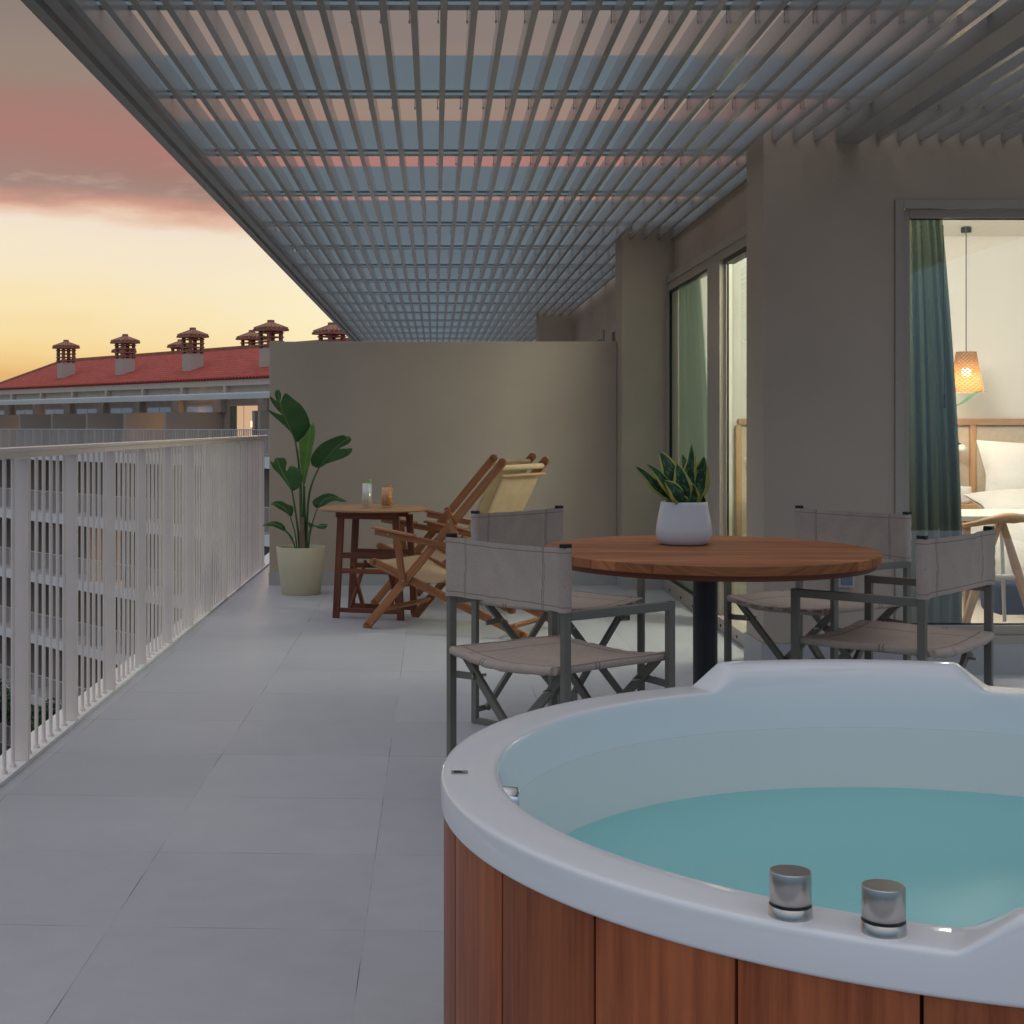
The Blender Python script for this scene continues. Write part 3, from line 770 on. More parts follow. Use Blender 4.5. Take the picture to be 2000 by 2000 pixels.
# ================================================================== DIRECTOR CHAIRS
def chair(seed, W=0.53, D=0.42):
    rnd = random.Random(seed)
    t = thing('director_chair', '', 'chair')
    hw = W / 2; ps = 0.026; zt, za, zs = 0.83, 0.648, 0.485
    for s in (-1, 1):
        m = MB(); m.bar((s * hw, -D / 2, 0.0), (s * hw, -D / 2, zt - 0.004), ps, 0.02, (0, 1, 0)); lg = m.build('leg', M['chair_metal'], t, 0.002)
        m = MB(); m.box(s * hw - 0.0115, s * hw + 0.0115, -D / 2 - 0.0145, -D / 2 + 0.0145, zt - 0.004, zt + 0.009); m.build('end_cap', M['black'], lg, 0.002)
        m = MB(); m.bar((s * hw, D / 2, 0.0), (s * hw, D / 2, za - 0.001), ps, 0.02, (0, 1, 0)); lf = m.build('leg', M['chair_metal'], t, 0.002)
        m = MB(); m.bar((s * hw, -D / 2 + ps / 2, za - 0.014), (s * hw, D / 2 + ps / 2, za - 0.014), 0.021, 0.026, (1, 0, 0)); m.build('armrest', M['chair_metal'], t, 0.002)
        m = MB(); m.bar((s * hw, -D / 2 + ps / 2, 0.012), (s * hw, D / 2 - ps / 2, 0.012), 0.018, 0.022, (1, 0, 0)); m.build('bottom_rail', M['chair_metal'], t, 0.002)
        m = MB(); m.tube([(s * (hw - 0.03), -D / 2 - 0.008, zs - 0.01), (s * (hw - 0.03), D / 2 + 0.008, zs - 0.01)], 0.010, 12); m.build('seat_bar', M['black'], t)
    for yy in (-D / 2 + 0.03, D / 2 - 0.03):
        sg = 1 if yy < 0 else -1
        for s in (-1, 1):
            y2 = yy + s * 0.0085
            m = MB(); m.bar((s * (hw - 0.03), y2, zs - 0.012), (-s * (hw - 0.045), y2, 0.055), 0.026, 0.015, (0, 0, 1)); m.build('cross_brace', M['chair_metal'], t, 0.0015)
            # short bracket from leg to brace
            kx = hw - 0.10
            m = MB(); m.bar((s * (hw - 0.008), yy + s * 0.021, 0.40), (s * kx, yy + s * 0.021, 0.405), 0.022, 0.006, (0, 0, 1))
            b = m.build('bracket', M['chair_metal'], t, 0.001)
            m = MB(); m.tube([(s * kx, yy - 0.026, 0.405), (s * kx, yy + 0.026, 0.405)], 0.005, 8); m.build('rivet', M['steel'], b)
            m = MB(); m.bar((s * (hw - 0.008), yy - s * 0.021, 0.055), (s * (hw - 0.06), yy - s * 0.021, 0.058), 0.022, 0.006, (0, 0, 1))
            b = m.build('bracket', M['chair_metal'], t, 0.001)
            m = MB(); m.tube([(s * (hw - 0.06), yy - 0.026, 0.058), (s * (hw - 0.06), yy + 0.026, 0.058)], 0.005, 8); m.build('rivet', M['steel'], b)
    # seat canvas: sags in the middle, thick rolled hems front and back
    ph = rnd.random() * 6
    def seat(a, b):
        x = (a - 0.5) * 2 * (hw - 0.03); yv = (b - 0.5) * (D + 0.04)
        sag = 0.020 * (1 - (2 * a - 1) ** 2) * (0.75 + 0.25 * math.cos((b - .5) * 2.2))
        z = zs + 0.003 - sag + 0.002 * math.sin(9 * a + ph + 4 * b) * math.sin(b * 7 + ph)
        return Vector((x, yv, z))
    m = MB(); m.grid(seat, 26, 18, uvf=lambda a, b: (a, b)); 
    m.grid(lambda a, b: seat(a, b) - Vector((0, 0, 0.006)), 26, 18, uvf=lambda a, b: (a, b))
    for e in (0, 1):
        pts = [seat(i / 20, e) + Vector((0, 0, -0.011 + 0.0012 * math.sin(i * 2.3 + ph))) for i in range(21)]
        m.tube(pts, [0.0125 + 0.001 * math.sin(i * 1.9 + e) for i in range(21)], 10)
    for s in (0, 1):
        pts = [seat(s, i / 12) + Vector(((1 if s else -1) * 0.004, 0, -0.010)) for i in range(13)]
        m.tube(pts, 0.0125, 10)
    m.build('seat', M['taupe'], t)
    # back canvas: sleeve round both rear posts
    zb, zc = 0.645, 0.828; y0 = -D / 2
    pth = []
    N = 22; th = 0.003
    def sag(x): return -0.014 * (1 - (x / hw) ** 2)
    # front face left->right, around right post, back face right->left, around left post
    for i in range(N + 1):
        x = -hw + 2 * hw * i / N; pth.append((x, y0 + 0.016 * min(1, abs(x / hw) ** 8) + th + sag(x) * (1 - abs(x / hw) ** 8)))
    for a in (60, 30, 0, -30, -60): pth.append((hw + 0.0145 * math.cos(R(a)), y0 + 0.0185 * math.sin(R(a))))
    for i in range(N + 1):
        x = hw - 2 * hw * i / N; pth.append((x, y0 - 0.019 * min(1, abs(x / hw) ** 10) - th + sag(x) * (1 - abs(x / hw) ** 8)))
    for a in (240, 210, 180, 150, 120): pth.append((-hw + 0.0145 * math.cos(R(a)), y0 + 0.0185 * math.sin(R(a))))
    C = len(pth)
    def back(a, b):
        i = int(round(a * C)) % C; x, yv = pth[i]; z = zb + (zc - zb) * b
        wr = 0.0052 * math.sin(14 * x / hw + ph + 3 * b) * math.sin(5 * b + ph) * (1 - min(1, abs(x / hw)) ** 4) + 0.0016 * math.sin(38 * x / hw * (0.4 + b) + ph * 2)
        edge = 0.004 * (1 - (x / hw) ** 2)
        return Vector((x, yv + wr, z - (edge if b > 0.5 else -edge * 0.5)))
    m = MB()
    vs = [back(i / C, j / 10) for j in range(11) for i in range(C)]
    fs, uvs = [], []
    for j in range(10):
        for i in range(C):
            i2 = (i + 1) % C; fs.append((j * C + i, j * C + i2, (j + 1) * C + i2, (j + 1) * C + i))
            ua, ub = (pth[i][0] + hw) / W, (pth[i2][0] + hw) / W
            uvs.append([(ua, j / 10), (ub, j / 10), (ub, (j + 1) / 10), (ua, (j + 1) / 10)])
    m.add(vs, fs, uvs, True)
    m.build('backrest', M['taupe'], t)
    return t
def put(o, loc, face, lab):
    # local +Y is the facing direction; loc is the middle of the rear legs
    a = math.atan2(-face[0], face[1]); o.rotation_euler = (0, 0, a)
    f = Vector((face[0], face[1], 0)).normalized()
    o.location = Vector((loc[0], loc[1], 0)) + f * 0.21
    o['label'] = lab; o['group'] = 'canvas director chairs round the dining table'
c1 = chair(1); put(c1, (0.21, 4.34), (0.80, 0.60), 'taupe canvas director chair nearest the railing, back turned, left of the round table')
c2 = chair(2, 0.53); put(c2, (0.34, 5.96), (0.727, -0.687), 'taupe canvas director chair partly hidden behind another chair, in front of the wooden deckchairs')
c3 = chair(5, 0.55); put(c3, (1.69, 5.93), (-0.83, -0.56), 'taupe canvas director chair behind the round table, by the wall socket')
c4 = chair(9, 0.56); put(c4, (1.668, 4.665), (-0.76, 0.65), 'taupe canvas director chair between the hot tub and the lit bedroom window')

# ================================================================== SNAKE PLANT
pc = G(1336, 1066, ZTAB); pc.y += 0.06; pc.x = (1336 - U0) * pc.y / F
sp = thing('snake_plant', 'small snake plant with yellow edged leaves in a white ceramic pot on the round table', 'potted plant', pc)
s_ = pc.y / F
m = MB(); r1 = 55 * s_; hh = 84 * s_; rt_ = 45 * s_
m.lathe([(0.001, 0), (r1 * 0.72, 0.0), (r1 * 0.86, 0.006), (r1 * 0.97, 0.022), (r1, 0.042), (r1 * 0.985, 0.06), (r1 * 0.93, hh * 0.62), (rt_ * 1.03, hh * 0.9), (rt_, hh - 0.002), (rt_ - 0.002, hh), (rt_ - 0.005, hh - 0.002), (rt_ - 0.007, hh - 0.02)], n=48)
m.build('pot', M['pot_white'], sp)
m = MB(); m.lathe([(rt_ - 0.006, hh - 0.014), (rt_ * 0.5, hh - 0.008), (0.001, hh - 0.006)], n=24); m.build('soil', M['soil'], sp)
def blade(base, tip, width, bow, tw, mat, parent, name='leaf', n=14, cup=0.35):
    base, tip = Vector(base), Vector(tip); ax = tip - base; L = ax.length; d = ax.normalized()
    side = d.cross(Vector((math.cos(tw), math.sin(tw), 0.0))).normalized(); nor = side.cross(d)
    m = MB(); K = 4
    def fn(a, b):
        w = width * (0.42 + 0.58 * math.sin(min(1.0, b * 1.25 + 0.1) * PI * 0.62)) * (1 - max(0, (b - 0.45) / 0.55) ** 1.9) 
        c = base + ax * b + nor * (bow * math.sin(b * PI) ) + nor * (0.3 * bow * b * b)
        sd = side * math.cos((b - .5) * 0.9) + nor * math.sin((b - .5) * 0.9)
        nn = sd.cross(d)
        x = (a - 0.5) * 2
        return c + sd * (x * w / 2) + nn * (-cup * w * (1 - x * x) * 0.5) + sd * (0.002 * math.sin(b * 14 + x))
    m.grid(fn, 8, n, uvf=lambda a, b: (b * L, (a - 0.5) * 2))
    return m.build(name, mat, parent, solid=0.003)
zb_ = hh - 0.012
specs = [  # base u offset, tip (u,v) in the photo, width px, depth offset of the tip
    (-14, 1222 + 20, 890 + 20, 24, 0.03, 0.3), (-18, 1262, 907, 24, -0.03, 0.9), (-6, 1288, 881, 30, 0.04, 0.2), (4, 1352, 868, 30, 0.0, -0.4), (-2, 1322, 905, 32, -0.05, 0.1),
    (12, 1376, 892, 30, -0.03, -0.3), (16, 1374, 928, 26, 0.05, -0.7), (10, 1332, 888, 26, 0.06, 0.3), (-10, 1296, 938, 24, -0.06, 0.5), (2, 1316, 955, 26, -0.06, 0.0),
    (14, 1352, 945, 24, -0.06, -0.2), (20, 1374, 968, 20, -0.02, -0.8), (0, 1342, 925, 28, 0.03, 0.6), (-16, 1284, 962, 22, 0.04, 0.8)]
for i, (bo, u, v, w, dy, tw) in enumerate(specs):
    tp = P(u, v, pc.y + dy) - pc
    bs = Vector((bo * s_ * 0.9, dy * 0.5, zb_ - 0.01))
    blade(bs, tp, w * s_ * (1.0 + 0.25 * (i % 3)), (0.010 if u > 1336 else -0.010) * (1 + i % 3) , PI / 2 + tw, M['snake'], sp)

# ================================================================== BIG POTTED PLANT
bc = Vector((P(588, 0, 10.25).x, 10.25, 0))
bp = thing('bird_of_paradise_plant', 'tall broad leaved green plant in a cream tapered pot beside the railing', 'potted plant', bc)
sb = bc.y / F
m = MB(); rb, rtp, ph_ = 38 * sb, 48.5 * sb, 92 * sb
m.lathe([(0.001, 0.0), (rb - 0.004, 0), (rb, 0.004), (rtp - 0.001, ph_ - 0.003), (rtp - 0.003, ph_), (rtp - 0.012, ph_), (rtp - 0.014, ph_ - 0.004), (rtp - 0.02, ph_ - 0.05)], n=48); m.build('pot', M['pot_cream'], bp)
m = MB(); m.lathe([(rtp - 0.016, ph_ - 0.035), (0.001, ph_ - 0.03)], n=24); m.build('soil', M['soil'], bp)
def traced_leaf(outline, rib, yoff, fold, mat, tu=0.0, tv=0.0, sc_=1.0):
    """a broad leaf from its outline: interior points, folded along the midrib, bent in depth"""
    yc = bc.y + yoff
    o2 = []
    for i in range(len(outline)):          # catmull smoothing
        p0, p1, p2, p3 = [Vector(outline[(i + k) % len(outline)]) for k in (-1, 0, 1, 2)]
        for t in (0, 0.25, 0.5, 0.75):
            o2.append(0.5 * ((2 * p1) + (-p0 + p2) * t + (2 * p0 - 5 * p1 + 4 * p2 - p3) * t * t + (-p0 + 3 * p1 - 3 * p2 + p3) * t ** 3))
    us = [p.x for p in o2]; vs = [p.y for p in o2]
    n = len(o2); pts = list(o2)
    def inside(q):
        c = False
        for i in range(n):
            a, b = o2[i], o2[i - 1]
            if (a.y > q.y) != (b.y > q.y) and q.x < (b.x - a.x) * (q.y - a.y) / (b.y - a.y) + a.x: c = not c
        return c
    st = 5.0; x = min(us)
    while x < max(us):
        y = min(vs)
        while y < max(vs):
            q = Vector((x + st / 2, y + st / 2))
            if inside(q) and min((q - p).length for p in o2) > 2: pts.append(q)
            y += st
        x += st
    r = delaunay_2d_cdt(pts, [(i, (i + 1) % n) for i in range(n)], [list(range(n))], 1, 1e-4)
    rb_ = [Vector(p) for p in rib]
    def dist(q):
        best = (1e9, 0, 1); L = 0
        for i in range(len(rb_) - 1):
            a, b = rb_[i], rb_[i + 1]; ab = b - a; t = max(0, min(1, (q - a).dot(ab) / ab.length_squared)); c = a + ab * t
            d = (q - c).length
            if d < best[0]: best = (d, L + ab.length * t, 1 if ab.x * (q - a).y - ab.y * (q - a).x > 0 else -1)
            L += ab.length
        return best
    cu, cv = sum(us) / n, sum(vs) / n
    V, UV = [], []
    for q in r[0]:
        d, L, sg = dist(q)
        yy = yc - fold * d * sb + tu * (q.x - cu) * sb + tv * (q.y - cv) * sb + 0.006 * math.sin(L * 0.16) * min(1, d / 12)
        p = P(q.x, q.y, yy) - bc
        V.append(p); UV.append((L * sb, sg * d * sb))
    mb = MB(); mb.add(V, [tuple(f) for f in r[2]], [[UV[i] for i in f] for f in r[2]], True)
    return mb.build('leaf', mat, bp, solid=0.0015)
# big split leaf, upper left
traced_leaf([(576, 862), (569, 846), (556, 832), (540, 818), (527, 806), (522, 799), (535, 805), (548, 810), (550, 809), (538, 796), (529, 782), (527, 774), (534, 778), (540, 783), (537, 772), (538, 764), (543, 761), (547, 764), (549, 774), (547, 788), (552, 776), (558, 768), (572, 778), (590, 793), (601, 812), (605, 828), (603, 843), (594, 856), (584, 862)],
            [(578, 866), (566, 836), (552, 806), (546, 782), (543, 764)], -0.05, 0.35, M['leaf'], 0.35, 0.5)
# rolled young leaf
traced_leaf([(584, 868), (585, 860), (594, 852), (603, 838), (606, 828), (611, 826), (615, 834), (615, 850), (611, 872), (605, 905), (598, 935), (592, 955), (590, 930), (586, 898)],
            [(592, 955), (596, 910), (602, 865), (608, 828)], 0.02, 0.6, M['leaf_young'], -0.3, 0)
# right dark leaf
traced_leaf([(622, 914), (610, 909), (607, 898), (612, 884), (626, 868), (644, 858), (662, 851), (672, 850), (677, 853), (682, 852), (686, 859), (680, 867), (668, 873), (663, 876), (676, 876), (688, 876), (684, 886), (672, 894), (655, 900), (638, 906), (628, 912)],
            [(624, 914), (636, 896), (654, 876), (670, 862), (684, 854)], -0.08, 0.55, M['leaf'], -0.5, 0.6)
# left middle pair
traced_leaf([(569, 958), (556, 940), (544, 925), (534, 915), (527, 900), (534, 903), (538, 895), (545, 894), (556, 895), (560, 904), (558, 914), (560, 920), (566, 911), (572, 910), (584, 916), (590, 928), (590, 940), (584, 952), (574, 958)],
            [(571, 960), (560, 938), (548, 916), (541, 898)], -0.06, 0.3, M['leaf'], 0.3, 0.2)
# left lower
traced_leaf([(567, 1009), (556, 1000), (545, 994), (535, 987), (529, 985), (538, 979), (550, 979), (562, 985), (572, 989), (573, 998), (570, 1008)], [(568, 1010), (556, 992), (540, 983), (530, 985)], -0.04, 0.3, M['leaf'], 0.2, 0.4)
traced_leaf([(557, 1038), (545, 1033), (532, 1028), (518, 1027), (512, 1027), (522, 1021), (538, 1018), (550, 1022), (557, 1030)], [(557, 1038), (545, 1026), (528, 1021), (512, 1027)], -0.05, 0.3, M['leaf'], 0.3, 0.4)
# right lower droop
traced_leaf([(620, 992), (612, 987), (611, 978), (622, 970), (636, 964), (650, 965), (664, 972), (674, 977), (677, 980), (668, 980), (655, 978), (644, 981), (634, 987)], [(622, 991), (632, 976), (648, 970), (675, 979)], -0.05, 0.35, M['leaf'], -0.2, 0.3)
traced_leaf([(606, 1032), (602, 1024), (600, 1018), (608, 1022), (618, 1026), (628, 1023), (638, 1024), (639, 1027), (634, 1033), (622, 1032), (614, 1028)], [(606, 1030), (614, 1027), (636, 1026)], -0.04, 0.3, M['leaf'], -0.1, 0.2)
traced_leaf([(570, 1056), (560, 1040), (556, 1034), (562, 1038), (572, 1050)], [(570, 1056), (558, 1036)], -0.04, 0.2, M['leaf'], 0, 0)
def stem(pts, r0, r1, y=0.0, mat='stem', name='stem'):
    ps = [P(u, v, bc.y + y + dy) - bc for u, v, dy in pts]
    o2 = []
    for i in range(len(ps) - 1):
        p0, p1, p2, p3 = ps[max(i - 1, 0)], ps[i], ps[i + 1], ps[min(i + 2, len(ps) - 1)]
        for t in (0, .25, .5, .75): o2.append(0.5 * ((2 * p1) + (-p0 + p2) * t + (2 * p0 - 5 * p1 + 4 * p2 - p3) * t * t + (-p0 + 3 * p1 - 3 * p2 + p3) * t ** 3))
    o2.append(ps[-1]); n = len(o2)
    m = MB(); m.tube(o2, [r0 + (r1 - r0) * i / (n - 1) for i in range(n)], 8)
    m.build(name, M[mat], bp)
stem([(590, 1074, 0), (588, 1000, 0), (586, 930, -.02), (580, 880, -.05), (576, 860, -.05)], 0.014, 0.005)
stem([(594, 1074, 0), (594, 1010, .02), (594, 950, .02)], 0.016, 0.008)
stem([(598, 1072, .01), (600, 1010, 0), (604, 965, -.04), (613, 935, -.06), (624, 912, -.08)], 0.010, 0.005)
stem([(585, 1072, .01), (580, 1020, 0), (574, 980, -.03), (570, 957, -.06)], 0.009, 0.005)
stem([(580, 1074, -.03), (576, 1040, -.04), (567, 1010, -.04)], 0.006, 0.004)
stem([(577, 1072, -.03), (570, 1052, -.04), (556, 1036, -.05)], 0.006, 0.003)
stem([(602, 1072, -.03), (608, 1030, -.04), (620, 992, -.05)], 0.006, 0.004)
stem([(600, 1070, -.04), (602, 1045, -.04), (607, 1031, -.04)], 0.004, 0.003)
stem([(592, 1076, -.03), (590, 1040, -.03), (592, 1010, -.02)], 0.026, 0.012, 0, 'sheath', 'sheath')

# ================================================================== BISTRO TABLE
A_ = Vector(G(652.7, 1206.6)[:]); B_ = Vector(G(786.7, 1212)[:])
bt = thing('bistro_table', 'small folding wooden table with an oval top, between the tall plant and the deckchairs', 'table', (A_ + B_) / 2)
bo = (A_ + B_) / 2; ax = (B_ - A_).normalized(); dp = Vector((-ax.y, ax.x, 0)); hwid = (B_ - A_).length / 2
zt_ = 0.655
def bpnt(a, d, z): return ax * a + dp * d + Vector((0, 0, z))
for s in (-1, 1):
    for d, nm in ((0.0, 0), (0.27, 1)):
        m = MB(); m.bar(bpnt(s * (hwid - 0.012), d, 0.0), bpnt(s * (hwid - 0.045), d, zt_ - 0.03), 0.022, 0.042, dp); m.build('leg', M['wood_dark'], bt, 0.002)
    m = MB(); m.bar(bpnt(s * (hwid - 0.085), 0.03, 0.04), bpnt(s * (hwid - 0.12), 0.24, 0.33), 0.018, 0.028, ax); m.build('folding_strut', M['wood_dark'], bt, 0.002)
    m = MB(); m.bar(bpnt(s * (hwid - 0.105), 0.24, 0.04), bpnt(s * (hwid - 0.105), 0.03, 0.33), 0.018, 0.028, ax); m.build('folding_strut', M['wood_dark'], bt, 0.002)
m = MB()
for d, rails in ((0.0, ((0.05, 0.028), (0.29, 0.03), (0.385, 0.035), (zt_ - 0.03, 0.035))), (0.27, ((0.045, 0.03), (0.30, 0.03), (0.39, 0.03), (zt_ - 0.03, 0.03)))):
    for z, hgt in rails:
        k = hwid - 0.014 - 0.045 * z
        m = MB(); m.bar(bpnt(-k + 0.01, d + 0.001, z), bpnt(k - 0.01, d + 0.001, z), 0.016, hgt, dp); m.build('rail', M['wood_dark'], bt, 0.002)
m = MB(); m.bar(bpnt(-hwid + 0.02, -0.02, zt_ - 0.022), bpnt(hwid - 0.03, -0.02, zt_ - 0.022), 0.02, 0.03, dp)
m.build('rail', M['wood_dark'], bt, 0.002)
cen = P(732, 0, 9.05); cc = Vector((cen.x, 9.05, 0)) - bo
m = MB(); m.lathe([(0.001, zt_), (0.335, zt_), (0.342, zt_ + 0.006), (0.342, zt_ + 0.012), (0.337, zt_ + 0.018), (0.001, zt_ + 0.018)], cc, 64, False)
m.f = m.f; o = m.build('tabletop', M['wood_top'], bt)
# drinks
ztd = zt_ + 0.0185
def glass(u, name, lab, h, r, fill, dm):
    c = P(u, 0, 8.98); c = Vector((c.x, 8.98, ztd))
    t = thing(name, lab, 'drink', c)
    m = MB(); m.lathe([(0.001, 0.0), (r, 0), (r + 0.001, 0.003), (r + 0.001, h), (r - 0.001, h), (r - 0.0015, 0.012), (0.001, 0.011)], n=24); m.build('tumbler', M['clear_glass'], t)
    m = MB(); m.lathe([(0.001, 0.0125), (r - 0.0018, 0.0125), (r - 0.0018, fill), (0.001, fill + 0.002)], n=24); m.build('liquid', M[dm], t)
    return t, c
t1, c = glass(717, 'cocktail_glass', 'tall glass of cloudy white drink topped with mint leaves', 0.158, 0.031, 0.148, 'drink_white')
m = MB()
for k in range(16):
    a = random.random() * 6.28; rr = 0.006 + random.random() * 0.022; z = 0.15 + random.random() * 0.022; l = 0.016 + 0.012 * random.random()
    c0 = Vector((rr * math.cos(a) + 0.012, rr * math.sin(a), z)); d = Vector((math.cos(a * 1.7), math.sin(a * 1.7), random.uniform(-.2, .6))).normalized() * l; s = d.cross(Vector((random.uniform(-.4, .4), 0, 1))).normalized() * l * 0.4
    m.add([c0, c0 + d * .5 + s, c0 + d, c0 + d * .5 - s], [(0, 1, 2, 3)])
m.build('mint_sprig', M['mint'], t1, solid=0.0008)
t2, c = glass(756, 'cocktail_glass', 'shorter glass of amber iced drink with an orange garnish', 0.128, 0.036, 0.122, 'drink_amber')
m = MB(); m.tube([Vector((0.018 + 0.02 * math.cos(a), 0.0, 0.13 + 0.018 * math.sin(a))) for a in [R(x) for x in range(-10, 190, 20)]], 0.003, 6)
m.tube([(-0.02, 0, 0.124), (0.006, 0.01, 0.142)], 0.003, 6); m.build('orange_slice', M['orange'], t2)

# ================================================================== DECKCHAIRS
def deckchair():
    t = thing('deckchair', '', 'deckchair', (0, 0, 0))
    Wd = 0.56
    def q(r, z, w): return Vector((r, w, z))            # local x runs from the feet towards the top, y across
    for s, w in ((0, 0.0), (1, Wd)):
        io = 0.021 if s == 0 else -0.021                # inwards
        m = MB(); a, b = q(0.0, 0.012, w), q(0.882, 0.975, w); d = (b - a).normalized()
        m.bar(a, b, 0.022, 0.046, (0, 1, 0))
        for e in (a, b): m.tube([e + Vector((0, -0.011, 0)), e + Vector((0, 0.011, 0))], 0.023, 16, tone=0.5)
        m.build('back_rail', M['wood_deck'], t, 0.003)
        m = MB(); a, b = q(0.03, 0.385, w + io), q(1.0, 0.022, w + io)
        m.bar(a, b, 0.020, 0.046, (0, 1, 0))
        for e in (a, b): m.tube([e + Vector((0, -0.010, 0)), e + Vector((0, 0.010, 0))], 0.023, 16, tone=0.5)
        for kk in range(3):
            e = a + (b - a) * (0.82 + 0.055 * kk); m.bar(e + Vector((0.0, 0, 0.018)), e + Vector((0.02, 0, 0.032)), 0.020, 0.02, (0, 1, 0))
        m.build('seat_rail', M['wood_deck'], t, 0.003)
        ou = -0.023 if s == 0 else 0.023
        m = MB(); a, b = q(0.07, 0.565, w + ou), q(0.64, 0.488, w + ou); m.bar(a, b, 0.022, 0.036, (0, 1, 0))
        m.bar(a + Vector((-0.015, 0, 0.024)), q(0.33, 0.551, w + ou), 0.048, 0.012, (0, 1, 0)); m.build('armrest', M['wood_deck'], t, 0.003)
        m = MB(); m.bar(q(0.255, 0.27, w + ou), q(0.215, 0.532, w + ou), 0.018, 0.040, (0, 1, 0)); m.build('arm_post', M['wood_deck'], t, 0.002)
        m = MB(); m.bar(q(0.555, 0.655, w + ou), q(0.635, 0.48, w + ou), 0.018, 0.036, (0, 1, 0)); m.build('arm_post', M['wood_deck'], t, 0.002)
        m = MB()
        for (r, z) in ((0.262, 0.292), (0.16, 0.553), (0.56, 0.64)): m.tube([q(r, z, w + ou * 1.45), q(r, z, w + ou * 1.6)], 0.006, 8)
        m.build('bolt', M['steel'], t)
    for (r, z, nm) in ((0.10, 0.115, 'stretcher'), (0.90, 0.06, 'stretcher'), (0.60, 0.50, 'stretcher')):
        m = MB(); m.bar(q(r, z, 0.012), q(r, z, Wd - 0.012), 0.036, 0.018, (1, 0, 0.8)); m.build(nm, M['wood_deck'], t, 0.002)
    m = MB(); m.tube([q(0.862, 0.942, 0.012), q(0.862, 0.942, Wd - 0.012)], 0.017, 16); m.build('top_bar', M['canvas'], t)
    m = MB(); m.tube([q(0.872, 0.897, 0.0), q(0.872, 0.897, Wd)], 0.009, 10); m.build('sling_rod', M['wood_light'], t)
    m = MB(); m.tube([q(0.055, 0.372, 0.02), q(0.055, 0.372, Wd - 0.02)], 0.014, 12); m.build('front_bar', M['wood_deck'], t)
    # sling
    pr = [(0.045, 0.388), (0.075, 0.386), (0.16, 0.345), (0.26, 0.300), (0.36, 0.275), (0.46, 0.285), (0.55, 0.345), (0.64, 0.47), (0.72, 0.61), (0.79, 0.75), (0.845, 0.865), (0.864, 0.893)]
    N = len(pr) - 1
    def fn(a, b):
        x = b * N; i = min(int(x), N - 1); f = x - i; r = pr[i][0] * (1 - f) + pr[i + 1][0] * f; z = pr[i][1] * (1 - f) + pr[i + 1][1] * f
        pinch = 0.035 + 0.02 * math.sin(min(1, b * 1.2) * PI)
        return q(r, z - 0.012 * math.sin(a * PI) * math.sin(min(b * 1.1, 1) * PI), pinch + a * (Wd - 2 * pinch))
    m = MB(); m.grid(fn, 10, 60); m.build('sling', M['canvas'], t, solid=0.003)
    return t
d1 = deckchair(); d1['label'] = 'wooden deckchair with cream canvas sling, nearer the viewer and behind the director chairs'
d1['group'] = 'wooden deckchairs facing the railing'
d1.location = (-0.395, 8.49, 0); d1.rotation_euler = (0, 0, math.atan2(-0.49, 0.87))
d2 = copy_tree(d1); d2.location = (-0.40, 9.62, 0); d2['label'] = 'wooden deckchair with cream canvas sling, farther one standing next to the partition wall'

# ================================================================== BEDROOM
def curtain(name, pts, z0, z1, amp, nf, lab, pinchf=None, mat='curtain'):
    """pts: bottom and top polyline in plan; folds run vertically"""
    (x0, y0), (x1, y1) = pts
    d = Vector((x1 - x0, y1 - y0, 0)); L = d.length; d.normalize(); n = Vector((-d.y, d.x, 0))
    def fn(a, b):
        k = pinchf(b) if pinchf else 1
        ph = a * nf * 2 * PI
        return Vector((x0, y0, 0)) + d * (a * L * k) + n * (amp * (math.sin(ph) + 0.35 * math.sin(ph * 2.3 + b * 2)) * (0.7 + 0.3 * (1 - b))) + Vector((0, 0, z0 + (z1 - z0) * b))
    m = MB(); m.grid(fn, int(nf * 14), 24); o = m.build(name, M[mat], solid=0.002)
    tag(o, lab, 'curtain'); return o
cw0 = P(1772, 0, 7.20).x; cw1 = P(1888, 0, 7.20).x
curtain('curtain', [(cw0, 7.24), (cw1, 7.24)], 0.03, 2.40, 0.03, 5.2, 'green curtain gathered at the left side of the big lit bedroom window',
        lambda b: 1.0 if b < 0.2 else 1.0 - 0.42 * ((b - 0.2) / 0.8) ** 1.6)
curtain('curtain', [(1.742, 10.42), (1.742, 9.2)], 0.03, 2.30, 0.024, 5, 'pale green curtain behind the left pane of the sliding door',
        lambda b: 1.0 if b < 0.4 else 1.0 - 0.35 * ((b - 0.4) / 0.6) ** 1.3, 'curtain_pale')
# pendant lamp
ly = 9.95
lc = P(1887, 0, ly); lamp = thing('pendant_lamp', 'woven rattan pendant lamp glowing above the bedside in the bedroom', 'lamp', (lc.x, ly, 2.53))
def lz(v): return P(0, v, ly).z - 2.53
k_ = ly / F
m = MB(); m.tube([(0, 0, -0.001), (0, 0, -0.035)], 0.034, 20); m.build('ceiling_rose', M['black_metal'], lamp)
m = MB(); m.tube([(0, 0, -0.03), (0, 0, lz(688))], 0.0032, 6); m.build('cord', M['black_metal'], lamp)
m = MB(); m.lathe([(19 * k_, lz(687)), (33 * k_, lz(766))], n=48); m.lathe([(1 * k_, lz(686.5)), (19 * k_, lz(687))], n=24); m.build('lamp_shade', M['rattan'], lamp)
m = MB(); zc_ = lz(727); m.lathe([(0.0335 * math.sin(R(a)), zc_ + 0.0335 * math.cos(R(a))) for a in range(2, 180, 15)], n=16); m.build('bulb', M['bulb'], lamp)
